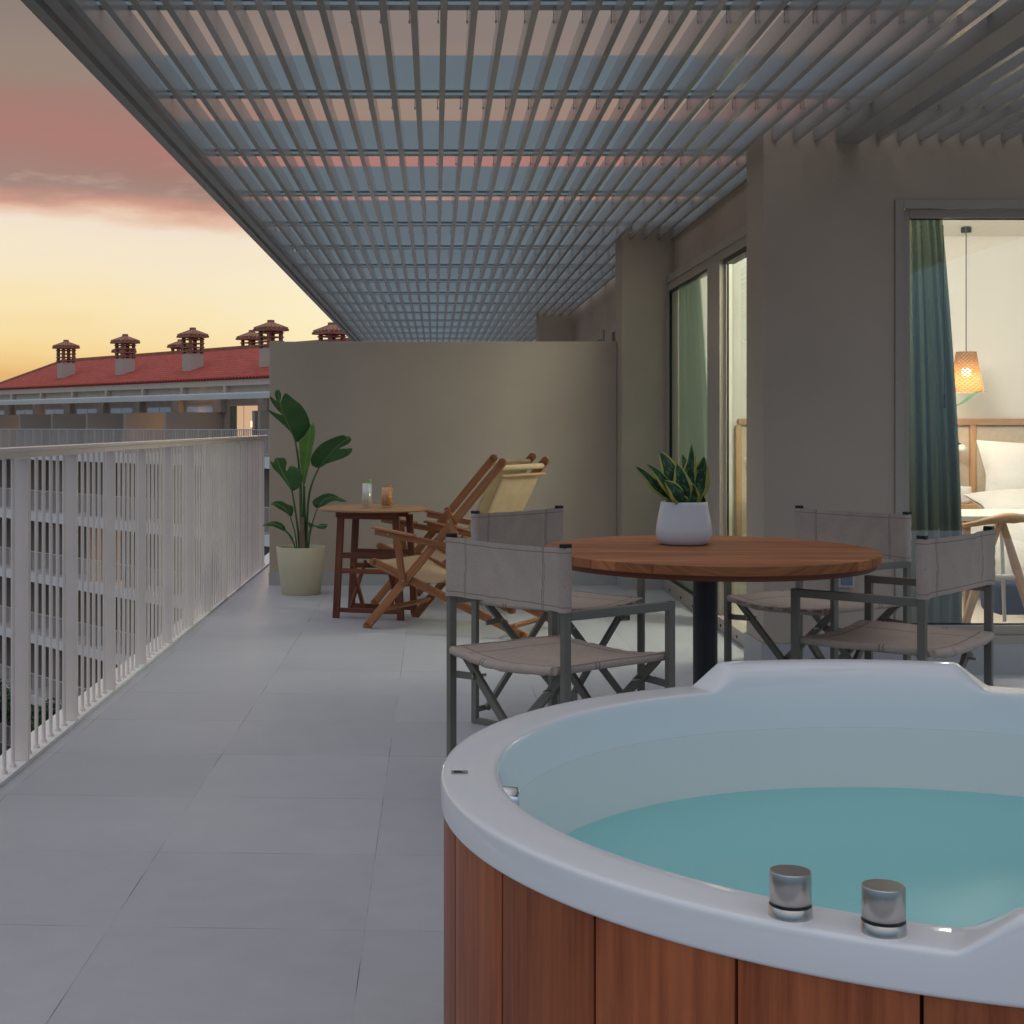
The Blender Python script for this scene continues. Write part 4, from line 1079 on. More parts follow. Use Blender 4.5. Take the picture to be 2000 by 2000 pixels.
# headboard
hbd = thing('headboard', 'oak framed headboard with pale woven panels behind the bed', 'headboard', (3.6, YB - 0.04, 0))
hz = P(0, 824, YB).z
m = MB(); xL = P(1440, 0, YB).x - 3.6
m.bar((xL, 0, hz), (2.0, 0, hz), 0.04, 0.045, (0, 1, 0))
for x in [P(1895, 0, YB).x - 3.6 + k * 1.1 for k in (-1, 0, 1)] + [xL]:
    m.bar((x, 0, 0.3), (x, 0, hz - 0.024), 0.038, 0.04, (1, 0, 0))
m.build('headboard_frame', M['wood_light'], hbd, 0.002)
m = MB(); m.box(xL, 2.0, 0.015, 0.035, 0.25, hz - 0.03); m.build('woven_panel', M['beige_cloth'], hbd)
# bed
bed = thing('bed', 'double bed with white duvet under the oak headboard', 'bed', (4.6, 9.2, 0))
def pillowmesh(m, c, sx, sy, sz, rot):
    n = 20
    def fn(a, b, s):
        x, y = a * 2 - 1, b * 2 - 1
        h = (max(0, 1 - abs(x) ** 3.0) * max(0, 1 - abs(y) ** 3.0)) ** 0.6
        k = 1 - 0.10 * (1 - abs(x)) * abs(y) ** 3; k2 = 1 - 0.10 * (1 - abs(y)) * abs(x) ** 3
        p = Vector((x * sx * k2, y * sy * k, s * (sz * h * (1 + 0.08 * math.sin(6 * x + 3 * y)) + 0.004)))
        return Vector(c) + rot @ p
    m.grid(lambda a, b: fn(a, b, 1), n, n); m.grid(lambda a, b: fn(a, b, -1), n, n)
bx0 = P(1935, 0, 9.4).x - 4.6
m = MB(); m.box(bx0 + 0.02, 1.1, -1.05, 1.15, 0.12, 0.30); m.build('bed_base', M['beige_cloth'], bed, 0.02)
m = MB()
def duv(a, b):
    x = bx0 - 0.02 + a * (1.1 - bx0); y = -1.12 + b * 1.9
    e = min(1, a / 0.06); f = min(1, b / 0.06)
    z = 0.56 * min(1, (math.sin(e * PI / 2) * 0.65 + 0.35)) * (0.3 + 0.7 * math.sin(f * PI / 2)) + 0.02 * math.sin(9 * a + 5 * b) * math.sin(7 * b - 3 * a)
    return Vector((x, y, z))
m.grid(duv, 40, 40); m.build('duvet', M['linen'], bed, solid=0.02)
pl = MB(); pillowmesh(pl, (0, 0, 0), 0.36, 0.25, 0.10, Matrix.Rotation(R(72), 3, 'X'))
o = pl.build('pillow', M['linen'], origin=Vector((0, 0, -0.24))); o.location = Vector((P(2020, 0, 10.05).x, 10.08, P(0, 1000, 10.05).z + 0.015)); tag(o, 'plump white pillow standing upright against the headboard', 'pillow')
m = MB(); pillowmesh(m, (0, 0, 0), 0.34, 0.24, 0.07, Matrix.Rotation(R(14), 3, 'X'))
o = m.build('pillow', M['linen'], origin=Vector((0, 0, -0.08))); o.location = Vector((P(2010, 0, 9.6).x, 9.62, 0.575)); tag(o, 'white pillow lying flat on the duvet in front of the upright one', 'pillow')
# nightstand + vase
ny = 10.15
nx0, nx1 = P(1862, 0, ny).x, P(1925, 0, ny).x; nz = P(0, 983, ny).z
ns = thing('nightstand', 'slim oak nightstand beside the bed', 'nightstand', ((nx0 + nx1) / 2, ny, 0))
hw_ = (nx1 - nx0) / 2
m = MB(); m.box(-hw_, hw_, -0.18, 0.2, nz - 0.03, nz); m.build('top', M['wood_light'], ns, 0.002)
m = MB(); m.box(-hw_ + 0.02, hw_ - 0.03, -0.15, 0.19, nz - 0.16, nz - 0.031); m.build('drawer', M['wood_light'], ns, 0.002)
m = MB()
for sx in (-1, 1):
    for yv in (-0.15, 0.17): m.bar((sx * (hw_ - 0.03), yv, 0.012), (sx * (hw_ - 0.03), yv, nz - 0.161), 0.03, 0.03)
m.build('leg', M['wood_light'], ns)
vx = P(1878, 0, ny).x
m = MB(); m.lathe([(0.001, 0), (0.035, 0.0), (0.050, 0.02), (0.054, 0.06), (0.050, 0.10), (0.046, 0.118), (0.043, 0.118), (0.045, 0.10), (0.03, 0.01), (0.001, 0.01)], (vx, ny - 0.05, nz + 0.001), 28)
tag(m.build('vase', M['pot_white']), 'cream ceramic vase on the nightstand', 'vase')
# wall lamp
wl = thing('wall_lamp', 'round black reading lamp fixed to the headboard', 'lamp', (P(1866, 0, 10.3).x, 10.38, P(0, 873, 10.3).z))
m = MB(); m.tube([(0.0, 0, 0.0), (0.0, -0.03, 0.0)], 0.05, 24); m.build('wall_plate', M['black_metal'], wl)
m = MB(); m.tube([(0.0, -0.03, 0.0), (0.0, -0.09, 0.03), (0.02, -0.12, 0.02)], 0.008, 8); m.build('arm', M['black_metal'], wl)
m = MB(); m.lathe([(0.001, 0.05), (0.025, 0.045), (0.04, 0.02), (0.042, 0.0), (0.001, 0.0)], (0.022, -0.13, -0.03), 20); m.build('lamp_head', M['stone_white'], wl)
# desk
dy0 = 7.55; dz_ = P(0, 1008, dy0).z
dk = thing('desk', 'white topped desk standing just inside the bedroom window', 'desk', (3.6, 7.85, 0))
m = MB(); m.box(P(1870, 0, 7.6).x - 3.6, 1.4, -0.3, 0.35, dz_ - 0.028, dz_); m.build('desktop', M['stone_white'], dk, 0.003)
m = MB(); xa = P(1876, 0, 7.6).x - 3.6
for x in (xa + 0.03, 1.3):
    for yv in (-0.26, 0.31): m.bar((x, yv, 0.013), (x, yv, dz_ - 0.0285), 0.03, 0.03)
m.build('leg', M['wood_light'], dk, 0.002)
# armchair of bent oak
ay = 7.42
ac = thing('wooden_armchair', 'light oak armchair with curved arm bow at the desk inside the window', 'chair', (P(1960, 0, ay).x, ay, 0.012))
ao = Vector((P(1960, 0, ay).x, ay, 0.012))
def ap(u, v, dy=0): return P(u, v, ay + dy) - ao
m = MB(); m.tube([ap(1864, 1022, .3), ap(1885, 1026, .1), ap(1905, 1023, -.02), ap(1935, 1016, -.08), ap(1962, 1012, -.08), ap(1978, 1012, -.04), ap(1990, 1012, .04), ap(2020, 1012, .3), ap(2060, 1016, .42)], [0.012, 0.013, 0.014, 0.020, 0.026, 0.028, 0.024, 0.018, 0.015], 12); m.build('arm_bow', M['wood_light'], ac)
m = MB(); m.tube([ap(1952, 1020, -.05), ap(1915, 1120, -.08), ap(1884, 1222, -.10)], [0.019, 0.024, 0.020], 12); m.build('leg', M['wood_light'], ac)
m = MB(); m.tube([ap(1958, 1020, -.05), ap(1985, 1110, 0.0), ap(2018, 1222, .08)], [0.016, 0.024, 0.018], 12); m.build('leg', M['wood_light'], ac)
m = MB(); m.tube([ap(2050, 1030, .35), ap(2060, 1120, .4), ap(2075, 1215, .42)], 0.018, 12); m.build('leg', M['wood_light'], ac)
m = MB(); m.tube([ap(1866, 1030, .35), ap(1862, 1120, .4), ap(1858, 1215, .42)], 0.018, 12); m.build('leg', M['wood_light'], ac)
m = MB()
sv = 1125; m.grid(lambda a, b: ap(1895 + a * 150 , sv, b * 0.42) + Vector((0, 0, -0.012 * math.sin(a * PI) * math.sin(b * PI))), 10, 10); m.build('seat', M['stone_white'], ac, solid=0.02)
# slim white lamp post of the desk (floor lamp stem) seen in front
m = MB(); m.tube([P(1956, 1022, 7.75), P(1962, 1214, 7.75)], 0.010, 10); o = m.build('white_table_leg', M['stone_white'], dk)
o.location = -Vector((3.6, 7.85, 0)); 
m = MB(); m.box(2.6, 4.9, 7.2, 8.0, 0.0125, 0.022); tag(m.build('rug', M['rug']), 'brown jute rug under the armchair inside the bedroom', 'rug')
m = MB(); m.box(3.1, 4.9, 8.05, 8.32, 0.13, 0.30); m.v = [v for v in m.v]; tag(m.build('folded_throw', M['navy'], bevel=0.03), 'navy blue folded throw at the foot of the bed', 'throw')
# house plant leaf beside the lamp
hp = thing('house_plant', 'slender green house plant behind the curtain, one leaf arching under the pendant lamp', 'potted plant', (2.72, 8.6, 0.013))
ho = Vector((2.72, 8.6, 0.013))
def hpp(u, v, dy=0): return P(u, v, 8.6 + dy) - ho
m = MB(); m.lathe([(0.001, 0), (0.10, 0), (0.12, 0.24), (0.11, 0.24), (0.10, 0.2), (0.001, 0.2)], n=24); m.build('pot', M['pot_cream'], hp)
m = MB(); m.tube([(0, 0, 0.2), (0.0, 0, 0.7), hpp(1835, 860), hpp(1850, 806), hpp(1866, 789)], [0.012, 0.01, 0.006, 0.004, 0.003], 8); m.build('stem', M['stem'], hp)
la, lb_ = hpp(1862, 792), hpp(1927, 765)
m = MB()
def lf(a, b):
    c = la.lerp(lb_, b) + Vector((0, 0, 0.018 * math.sin(b * PI) - 0.012 * math.sin(2 * PI * b)))
    w = 0.034 * math.sin(min(1, b * 1.02 + 0.02) * PI) ** 0.7
    return c + Vector((0, -1, -0.35)).normalized() * ((a - .5) * w) + Vector((0, 0, -abs(a - .5) * w * 0.4))
m.grid(lf, 6, 16, uvf=lambda a, b: (b * 0.3, (a - .5) * 0.06)); m.build('leaf', M['leaf'], hp, solid=0.001)
for k in range(5):
    a = k * 1.3; e = Vector((0.22 * math.cos(a), 0.22 * math.sin(a), 0.55 + 0.12 * k)); blade((0, 0, 0.3), e, 0.07, 0.03, a, M['leaf'], hp)
# curtain rod pull
m = MB(); m.tube([P(1842, 440, 7.08), P(1845, 770, 7.08)], 0.0022, 6); m.tube([P(1845, 770, 7.08), P(1845, 797, 7.08)], 0.005, 8)
tag(m.build('curtain_wand', M['black_metal']), 'thin dark curtain pull wand hanging before the green curtain', 'curtain wand')
# beige upholstered seat seen through the door
ac2 = thing('upholstered_chair', 'beige upholstered easy chair seen through the sliding door glass', 'chair', (2.35, 9.75, 0.013))
m = MB(); pillowmesh(m, (0, 0.1, 0.72), 0.26, 0.24, 0.09, Matrix.Rotation(R(78), 3, 'X')); m.build('backrest', M['beige_cloth'], ac2)
m = MB(); pillowmesh(m, (0, -0.15, 0.42), 0.28, 0.28, 0.09, Matrix.Identity(3)); m.build('seat', M['beige_cloth'], ac2)
m = MB()
for sx in (-1, 1):
    for yv in (-0.35, 0.12): m.bar((sx * 0.22, yv, 0), (sx * 0.2, yv, 0.36), 0.03, 0.03)
m.build('leg', M['wood_light'], ac2)

# ================================================================== FAR WING
FB = Vector((-6.48, 57.0, 0)); e_ = Vector((-0.654, 0.756, 0)).normalized(); n_ = Vector((e_.y, -e_.x, 0)) 
fw = thing('apartment_building', 'opposite wing with red tiled roof, ventilated chimneys and stacked white balconies', 'building', FB)
def fp(s, w, z): return e_ * s + n_ * w + Vector((0, 0, z))
def fbox(m, s0, s1, w0, w1, z0, z1): m.bar(fp((s0 + s1) / 2, (w0 + w1) / 2, z0), fp((s0 + s1) / 2, (w0 + w1) / 2, z1), s1 - s0, w1 - w0, e_)
S0, S1 = -12.0, 33.0
LV = 3.05
m = MB()
fbox(m, S0, S1, 3.0, 13, 0.0, 3.25)               # top storey set back
for k in range(1, 6): fbox(m, S0, S1, 1.7, 13, -LV * k, -LV * (k - 1) - 0.46)
m.build('wall', M['stucco_far'], fw)
m = MB()
for k in range(0, 6): fbox(m, S0, S1 + 0.3, 0.0, 13, -LV * k - 0.455, -LV * k - 0.001)
m.build('balcony_slab', M['concrete_white'], fw)
# partitions between balconies
mods = [22.5 - 3.6 * i for i in range(-3, 10)]
for s in mods:
    if abs(s - 4.5) < 0.3: continue
    m = MB(); fbox(m, s - 0.09, s + 0.09, 0.12, 2.99, 0.0, 1.82); m.build('balcony_partition', M['stucco_far'], fw)
m = MB(); fbox(m, 1.2, 1.38, 0.12, 2.99, 0.0, 1.82); m.build('balcony_partition', M['stucco_far'], fw)
for k in range(1, 6):
    for s in mods:
        m = MB(); fbox(m, s - 0.08, s + 0.08, 0.15, 1.69, -LV * k, -LV * (k - 1) - 0.457); m.build('balcony_partition', M['stucco_far'], fw)
# piers on set-back wall
m = MB()
for s in mods: fbox(m, s - 0.35, s + 0.35, 2.72, 2.998, 1.83, 2.45)
m.build('pier', M['stucco_far'], fw)
# flat white sunshade
m = MB(); fbox(m, S0, S1, -0.1, 0.04, 2.30, 2.50); fbox(m, S0, S1, 0.05, 0.3, 2.42, 2.56)
s = S0
while s < S1: fbox(m, s, s + 0.35, 0.31, 2.9, 2.50, 2.58); s += 0.7
m.build('sunshade', M['far_shade'], fw)
# windows
cnt = 0
for k in range(0, 6):
    w = 2.98 if k == 0 else 1.68
    for i, s in enumerate(mods):
        z0_ = -LV * k + 0.02; z1_ = -LV * k + 2.15
        for (a, b) in ((0.55, 2.9),):
            if k == 0 and -0.5 < s < 1.5: pass
            m = MB(); fbox(m, s + a, s + b, w - 0.05, w + 0.01, z0_, z1_)
            lit = (k == 0 and s < -1 and s > -4)
            wn = m.build('window', M['frame'], fw)
            mm = MB(); fbox(mm, s + a + 0.06, s + (a + b) / 2 - 0.03, w - 0.062, w - 0.051, z0_ + 0.06, z1_ - 0.06); fbox(mm, s + (a + b) / 2 + 0.03, s + b - 0.06, w - 0.062, w - 0.051, z0_ + 0.06, z1_ - 0.06)
            mm.build('pane', M['lit_window'] if (k == 0 and abs(s - 4.5) < 0.5) or (k, i) in ((2, 2),) else (M['sky_glass'] if k == 0 else M['dark_glass']), wn)
            cnt += 1
            rq_ = random.Random(k * 31 + i)
            if k > 0 and (k, i) != (2, 2) and rq_.random() < 0.6:
                cwid = rq_.uniform(0.3, 1.0); cs = s + a + 0.08 if rq_.random() < 0.5 else s + b - 0.08 - cwid
                mm = MB(); q = 0
                while q * 0.11 < cwid:
                    fbox(mm, cs + q * 0.11, cs + q * 0.11 + 0.108, w - 0.085 - 0.02 * (q % 2), w - 0.064, z0_ + 0.08, z1_ - 0.08); q += 1
                mm.build('curtain', M[rq_.choice(['curtain', 'beige_cloth', 'linen', 'curtain'])], wn)
            if k == 0 and abs(s - 4.5) < 0.5:
                mm = MB()
                for q in range(7): fbox(mm, s + 2.26 + q * 0.08, s + 2.31 + q * 0.08, w - 0.10 - 0.02 * (q % 2), w - 0.064, z0_ + 0.06, z1_ - 0.06)
                mm.build('curtain', M['curtain'], wn)
                mm = MB(); fbox(mm, s + 0.9, s + 1.12, w - 0.10, w - 0.064, z0_ + 1.15, z0_ + 1.4); mm.build('lamp_shade', M['far_lamp'], wn)
                mm = MB(); fbox(mm, s + 0.62, s + 1.6, w - 0.10, w - 0.064, z0_ + 0.06, z0_ + 0.75); mm.build('bed', M['linen'], wn)
# lit unit near our wall
# railings
for k in range(0, 6):
    z = -LV * k; m = MB()
    fbox(m, S0, S1, 0.02, 0.07, z + 1.04, z + 1.08); fbox(m, S0, S1, 0.03, 0.06, z + 0.06, z + 0.09)
    s = S0; st = 0.13
    while s < S1: 
        big = (int((s - S0) / st) % 7 == 0)
        fbox(m, s - (0.012 if not big else 0.03), s + (0.012 if not big else 0.03), 0.03, 0.055, z + 0.0905, z + 1.0395); s += st
    m.build('balcony_railing', M['far_rail'], fw)
# roof
zr0, wr0 = 3.28, 2.6; wr1 = 8.0; yr = 57 + 1.72 * 8
zr1 = 1.17 + (834 - 674) * 66.8 * 1.04 / F + 0.9
zr1 = 5.12
slope = math.hypot(wr1 - wr0, zr1 - zr0)
m = MB(); sh = 33.5; she = 32.6
def rq(a, b, c, d, uv): m.quad(fp(*a), fp(*b), fp(*c), fp(*d), uv)
rq((S0, wr0, zr0), (she, wr0, zr0), (sh, wr1, zr1), (S0, wr1, zr1), [(S0, 0), (she, 0), (sh, slope), (S0, slope)])
rq((S0, 13.4, zr0), (S0, wr1, zr1), (sh, wr1, zr1), (she, 13.4, zr0), [(S0, 0), (S0, slope), (sh, slope), (she, 0)])
m.add([fp(she, wr0, zr0), fp(she, 13.4, zr0), fp(sh, wr1, zr1)], [(0, 1, 2)], [[(0, 0), (10.8, 0), (5.4, slope)]])
roof = m.build('roof', M['roof'], fw)
m = MB(); m.bar(fp(S0, wr1, zr1 + 0.03), fp(sh, wr1, zr1 + 0.03), 0.28, 0.14); m.bar(fp(sh, wr1, zr1 + 0.03), fp(she, wr0, zr0 + 0.03), 0.22, 0.12)
m.build('ridge_tiles', M['terracotta'], roof)
m = MB(); s = S0
while s < she:
    m.tube([fp(s, wr0 - 0.04, zr0 + 0.01), fp(s, wr0 + 0.3, zr0 + 0.10)], 0.07, 8); s += 0.26
m.build('eaves_tiles', M['roof'], roof)
m = MB(); fbox(m, S0, she - .3, wr0 + 0.05, wr0 + 0.25, zr0 - 0.30, zr0 - 0.04); fbox(m, S0, she - .6, wr0 + 0.25, wr0 + 0.39, zr0 - 0.7, zr0 - 0.30)
s = S0 + 1.3
while s < she: fbox(m, s - 0.08, s + 0.08, wr0 - 0.0, wr0 + 0.249, zr0 - 0.62, zr0 - 0.305); s += 3.6
m.build('cornice', M['chimney_stucco'], fw)
# chimneys
def zroof(w): return zr0 + (zr1 - zr0) * ((w - wr0) / (wr1 - wr0) if w <= wr1 else (13.4 - w) / (13.4 - wr1))
def chimney(u, w, capv, halfw_px):
    # find s so that the point projects to pixel column u
    r = (u - U0) / F
    b = FB + n_ * w
    s = (b.x - r * b.y) / (r * e_.y - e_.x)
    base = fp(s, w, 0); wy = (FB + base).y; k = wy / F
    hw_ = halfw_px * k / 1.37
    zb = zroof(w) - 0.35; zc = H + (V0 - capv) * k
    c = bpy.data.objects.new('chimney_anchor', None)
    ztop = zc - 0.05
    zbox = zroof(w) + 0.75 * (0.95 if w < wr1 else 0.5)
    m = MB(); fbox(m, s - hw_ * 0.72, s + hw_ * 0.72, w - hw_ * 0.72, w + hw_ * 0.72, zb, zbox); ch = m.build('chimney', M['chimney_stucco'], roof)
    capz = ztop - hw_ * 0.62
    m = MB()
    for i in (-1, 1):
        for j in (-1, 1):
            if True: fbox(m, s + i * hw_ * 0.62 - 0.07, s + i * hw_ * 0.62 + 0.07, w + j * hw_ * 0.62 - 0.07, w + j * hw_ * 0.62 + 0.07, zbox, capz)
    z = zbox + 0.09
    while z < capz - 0.08:
        fbox(m, s - hw_ * 0.82, s + hw_ * 0.82, w - hw_ * 0.82, w - hw_ * 0.55, z, z + 0.05); fbox(m, s - hw_ * 0.82, s + hw_ * 0.82, w + hw_ * 0.55, w + hw_ * 0.82, z, z + 0.05)
        fbox(m, s - hw_ * 0.82, s - hw_ * 0.55, w - hw_ * 0.54, w + hw_ * 0.54, z, z + 0.05); fbox(m, s + hw_ * 0.55, s + hw_ * 0.82, w - hw_ * 0.54, w + hw_ * 0.54, z, z + 0.05)
        z += 0.19
    m.build('vent_bricks', M['terracotta'], ch)
    m = MB(); hc = hw_ * 1.12
    pts = [fp(s - hc, w - hc, capz + 0.06), fp(s + hc, w - hc, capz + 0.06), fp(s + hc, w + hc, capz + 0.06), fp(s - hc, w + hc, capz + 0.06)]
    low = [p - Vector((0, 0, 0.10)) for p in pts]; tp = [fp(s + a * hc * 0.16, w + b * hc * 0.16, ztop) for a, b in ((-1, -1), (1, -1), (1, 1), (-1, 1))]
    m.add(pts + low + tp, [(4, 5, 1, 0), (5, 6, 2, 1), (6, 7, 3, 2), (7, 4, 0, 3), (7, 6, 5, 4), (0, 1, 9, 8), (1, 2, 10, 9), (2, 3, 11, 10), (3, 0, 8, 11), (8, 9, 10, 11)])
    # rolls of barrel tiles running down the four slopes
    for q in range(4):
        a0, a1 = pts[q], pts[(q + 1) % 4]; t0, t1 = tp[q], tp[(q + 1) % 4]
        for f in (0.0, 0.2, 0.4, 0.6, 0.8): m.tube([a0.lerp(a1, f + .1) + Vector((0, 0, 0)), t0.lerp(t1, f + .1)], [0.085, 0.05], 6)
    fbox(m, s - hc * 0.2, s + hc * 0.2, w - hc * 0.2, w + hc * 0.2, ztop - 0.02, ztop + 0.14)
    m.build('chimney_cap', M['terracotta'], ch)
    bpy.data.objects.remove(c)
for (u, w, capv, hp_) in ((129, 4.6, 667, 24), (244.5, 4.6, 656, 26), (376.5, 4.6, 643.5, 28), (529, 4.6, 629, 31), (242, 11.2, 676, 22), (352, 11.2, 666, 23), (492, 11.2, 648, 28), (648, 4.6 , 634, 34)):
    chimney(u, w, capv, hp_)
# roof antenna frame at the left
m = MB(); a_ = P(40, 757, 88) - FB; b_ = P(50, 757, 88) - FB
for q in (a_, b_): m.tube([q - Vector((0, 0, 1.5)), q + Vector((0, 0, 0.45))], 0.04, 6)
m.tube([a_ + Vector((0, 0, .45)), b_ + Vector((0, 0, .45))], 0.04, 6); m.build('roof_frame', M['black_metal'], roof)
# sconces with their light
def sconce(loc, power):
    q = loc - FB
    m = MB(); m.bar(q - Vector((0, 0, .06)), q + Vector((0, 0, .06)), 0.10, 0.10, e_); m.build('wall_sconce', M['sconce'], fw)
    ld = bpy.data.lights.new('sconce_light', 'POINT'); ld.energy = power; ld.color = (1, 0.55, 0.2); ld.shadow_soft_size = 0.05
    lo = bpy.data.objects.new('sconce_light', ld); COL.objects.link(lo); lo.location = loc + (-n_) * 0.25 + Vector((0, 0, 0.0)); 
def on_wall(u, v, w):
    r = (u - U0) / F; b = FB + n_ * w; s = (b.x - r * b.y) / (r * e_.y - e_.x); p = b + e_ * s
    p.z = H - (v - V0) * p.y / F; return p
sconce(on_wall(393, 825, 2.9), 22)
sconce(on_wall(263, 1086, 1.62), 25)
sconce(on_wall(94, 836, 2.9), 6)

# courtyard trees far below
def tree(loc, h, r, seed, lab):
    rnd = random.Random(seed); t = thing('courtyard_tree', lab, 'tree', loc, group='trees in the courtyard below')
    m = MB(); m.tube([(0, 0, 0), (0.1, 0, h * 0.4), (0, 0.1, h * 0.75)], [0.16, 0.12, 0.05], 8)
    for k in range(5):
        a = k * 1.26; m.tube([(0.08, 0, h * 0.4), (math.cos(a) * r * .6, math.sin(a) * r * .6, h * 0.75)], [0.07, 0.02], 6)
    m.build('trunk', M['bark'], t)
    m = MB(); cl = [(Vector((rnd.gauss(0, r * .4), rnd.gauss(0, r * .4), h * 0.72 + rnd.gauss(0, h * .13))), r * rnd.uniform(.25, .5)) for _ in range(16)]
    for _ in range(2600):
        c, rr = rnd.choice(cl); d = Vector((rnd.gauss(0, 1), rnd.gauss(0, 1), rnd.gauss(0, 1))).normalized() * rr * rnd.uniform(.6, 1.05)
        p = c + d; x = Vector((rnd.gauss(0, 1), rnd.gauss(0, 1), rnd.gauss(0, .6))).normalized() * 0.11; y = x.orthogonal().normalized() * 0.05
        m.add([p - x, p + y, p + x, p - y], [(0, 1, 2, 3)])
    m.build('crown', M['bush'], t)
tree((-22.0, 73.0, -15.25), 3.6, 1.5, 3, 'bushy courtyard tree far below, nearest the left edge of view')
tree((-19.0, 71.0, -15.25), 2.8, 1.2, 4, 'small courtyard tree far below, second from the left edge of view')

# ================================================================== CAMERA
cam = bpy.data.cameras.new('camera'); co = bpy.data.objects.new('camera', cam); COL.objects.link(co)
co.location = (0, 0, H); co.rotation_euler = (R(90), 0, 0)
cam.sensor_width = 36; cam.lens = F / 2000 * 36
cam.shift_x = (1000 - U0) / 2000; cam.shift_y = -(1000 - V0) / 2000
cam.clip_start = 0.05; cam.clip_end = 2000
sc.camera = co

# ================================================================== LIGHT
def light(name, kind, loc, energy, color, size=0.1, rot=None, **k):
    ld = bpy.data.lights.new(name, kind); ld.energy = energy; ld.color = color
    if kind == 'SUN': ld.angle = size
    elif kind == 'AREA': ld.size = size
    else: ld.shadow_soft_size = size
    for a, b in k.items(): setattr(ld, a, b)
    o = bpy.data.objects.new(name, ld); COL.objects.link(o); o.location = loc
    if rot: o.rotation_euler = rot
    return o
# low sunset light arriving from behind the far roof, very soft
sun_az = math.atan2(-210, F); sun_el = R(3)
sd = Vector((math.sin(sun_az) * math.cos(sun_el), math.cos(sun_az) * math.cos(sun_el), math.sin(sun_el)))
s = light('sun', 'SUN', (0, 20, 10), 0.5, (1, 0.72, 0.42), R(10)); s.rotation_euler = sd.to_track_quat('Z', 'Y').to_euler()
# bedroom lights: bulb in the pendant and ceiling downlights
light('pendant_light', 'POINT', (lc.x, ly, 2.53 + lz(727) - 0.09), 6, (1, 0.72, 0.42), 0.035)
for (x, y, e) in ((2.55, 8.0, 120), (4.6, 8.9, 10)):
    light('ceiling_downlight', 'POINT', (x, y, 2.2 if e > 50 else 2.35), e, (1.0, 0.94, 0.84), 0.3)

# ================================================================== SKY
w = bpy.data.worlds.new('World'); sc.world = w; w.use_nodes = True
nt = w.node_tree; bg = nt.nodes['Background']
tc = nt.nodes.new('ShaderNodeTexCoord'); spx = nt.nodes.new('ShaderNodeSeparateXYZ'); link(nt, tc.outputs['Generated'], spx.inputs[0])
dx, dy, dz = spx.outputs
mp = nt.nodes.new('ShaderNodeMapping'); mp.inputs['Scale'].default_value = (2.2, 2.2, 9); link(nt, tc.outputs['Generated'], mp.inputs['Vector'])
n1 = nt.nodes.new('ShaderNodeTexNoise'); n1.inputs['Scale'].default_value = 2.2; n1.inputs['Detail'].default_value = 8; n1.inputs['Roughness'].default_value = 0.55; link(nt, mp.outputs[0], n1.inputs['Vector'])
n2 = nt.nodes.new('ShaderNodeTexNoise'); n2.inputs['Scale'].default_value = 7; n2.inputs['Detail'].default_value = 6; link(nt, mp.outputs[0], n2.inputs['Vector'])
el = math_n(nt, 'ADD', dz, math_n(nt, 'MULTIPLY', dx, 0.05))
el = math_n(nt, 'ADD', el, math_n(nt, 'MULTIPLY', math_n(nt, 'SUBTRACT', n1.outputs['Fac'], 0.5), 0.050))
el = math_n(nt, 'ADD', el, math_n(nt, 'MULTIPLY', math_n(nt, 'SUBTRACT', n2.outputs['Fac'], 0.5), 0.018))
el = math_n(nt, 'SUBTRACT', el, -0.012)
def L(*c): return s2l(c)
front = ramp(nt, el, [(0.0, L(212, 160, 100)), (0.028, L(232, 186, 120)), (0.052, L(247, 215, 152)), (0.079, L(249, 228, 180)), (0.103, L(247, 231, 200)), (0.130, L(242, 226, 206)), (0.139, L(232, 196, 172)), (0.147, L(206, 154, 136)),
                      (0.158, L(164, 136, 126)), (0.170, L(165, 128, 118)), (0.19, L(172, 124, 115)), (0.212, L(163, 126, 116)), (0.235, L(152, 134, 122)), (0.28, L(138, 124, 118)), (0.33, L(138, 130, 128)), (0.45, (0.36, 0.35, 0.37)), (0.65, (0.72, 0.70, 0.75)), (1.0, (1.0, 0.97, 1.04))])
back = ramp(nt, dz, [(0.0, L(96, 116, 136)), (0.1, L(108, 134, 158)), (0.3, L(132, 158, 182)), (0.6, (0.62, 0.65, 0.74)), (1.0, (1.0, 0.97, 1.04))])
fac = nt.nodes.new('ShaderNodeMapRange'); fac.interpolation_type = 'SMOOTHSTEP'
fac.inputs['From Min'].default_value = 0.25; fac.inputs['From Max'].default_value = 0.92; link(nt, dy, fac.inputs['Value'])
colr = mixc(nt, fac.outputs[0], back.outputs['Color'], front.outputs['Color'])
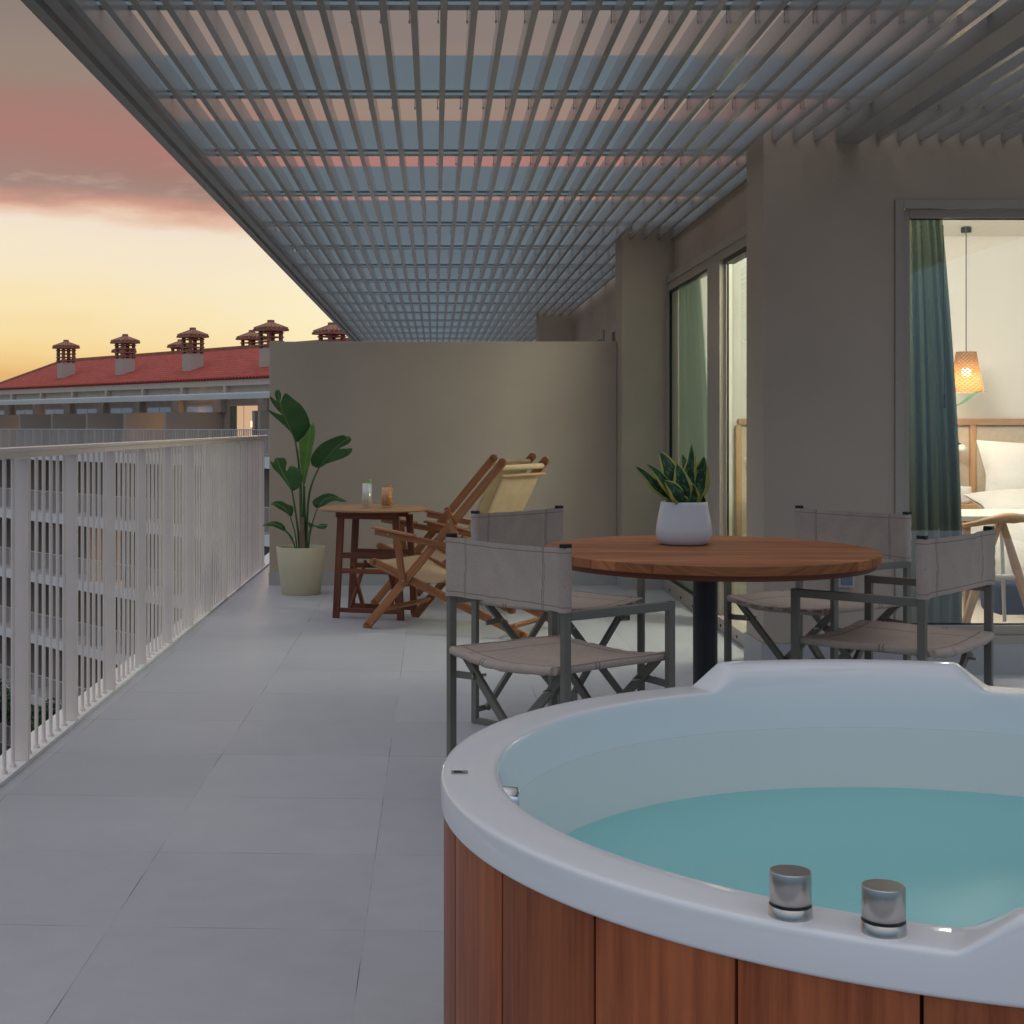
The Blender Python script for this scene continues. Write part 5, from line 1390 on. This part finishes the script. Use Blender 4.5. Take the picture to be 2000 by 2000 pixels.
# pale wisps in the lower part of the cloud bank
wf = nt.nodes.new('ShaderNodeMapRange'); wf.inputs['From Min'].default_value = 0.56; wf.inputs['From Max'].default_value = 0.74; link(nt, n2.outputs['Fac'], wf.inputs['Value'])
w1 = nt.nodes.new('ShaderNodeMapRange'); w1.inputs['From Min'].default_value = 0.14; w1.inputs['From Max'].default_value = 0.155; link(nt, el, w1.inputs['Value'])
w2 = nt.nodes.new('ShaderNodeMapRange'); w2.inputs['From Min'].default_value = 0.195; w2.inputs['From Max'].default_value = 0.165; link(nt, el, w2.inputs['Value'])
wm = math_n(nt, 'MULTIPLY', math_n(nt, 'MULTIPLY', w1.outputs[0], w2.outputs[0]), math_n(nt, 'MULTIPLY', wf.outputs[0], 0.4))
colr = mixc(nt, wm, colr, L(222, 205, 186))
# glow round the place where the sun went down
dt_ = nt.nodes.new('ShaderNodeVectorMath'); dt_.operation = 'DOT_PRODUCT'; link(nt, tc.outputs['Generated'], dt_.inputs[0])
gdir = Vector(((660 - U0), F, V0 - 660)).normalized(); dt_.inputs[1].default_value = gdir
gl = math_n(nt, 'POWER', math_n(nt, 'MAXIMUM', dt_.outputs['Value'], 0.0), 420)
low = nt.nodes.new('ShaderNodeMapRange'); low.inputs['From Min'].default_value = 0.145; low.inputs['From Max'].default_value = 0.11; link(nt, el, low.inputs['Value'])
gf = math_n(nt, 'MULTIPLY', math_n(nt, 'MULTIPLY', gl, 0.6), low.outputs[0])
colr = mixc(nt, gf, colr, L(255, 244, 205))
# darker below the horizon
bel = nt.nodes.new('ShaderNodeMapRange'); bel.inputs['From Min'].default_value = 0.0; bel.inputs['From Max'].default_value = -0.06; link(nt, dz, bel.inputs['Value'])
colr = mixc(nt, bel.outputs[0], colr, (0.05, 0.05, 0.05))
link(nt, colr, bg.inputs['Color']); bg.inputs['Strength'].default_value = 1.0

sc.view_settings.view_transform = 'Standard'; sc.view_settings.look = 'None'
sc.view_settings.exposure = 0; sc.view_settings.gamma = 1
sc.cycles.max_bounces = 10; sc.cycles.transparent_max_bounces = 16; sc.cycles.diffuse_bounces = 5
sc.cycles.use_denoising = True
sc.cycles.sample_clamp_indirect = 6
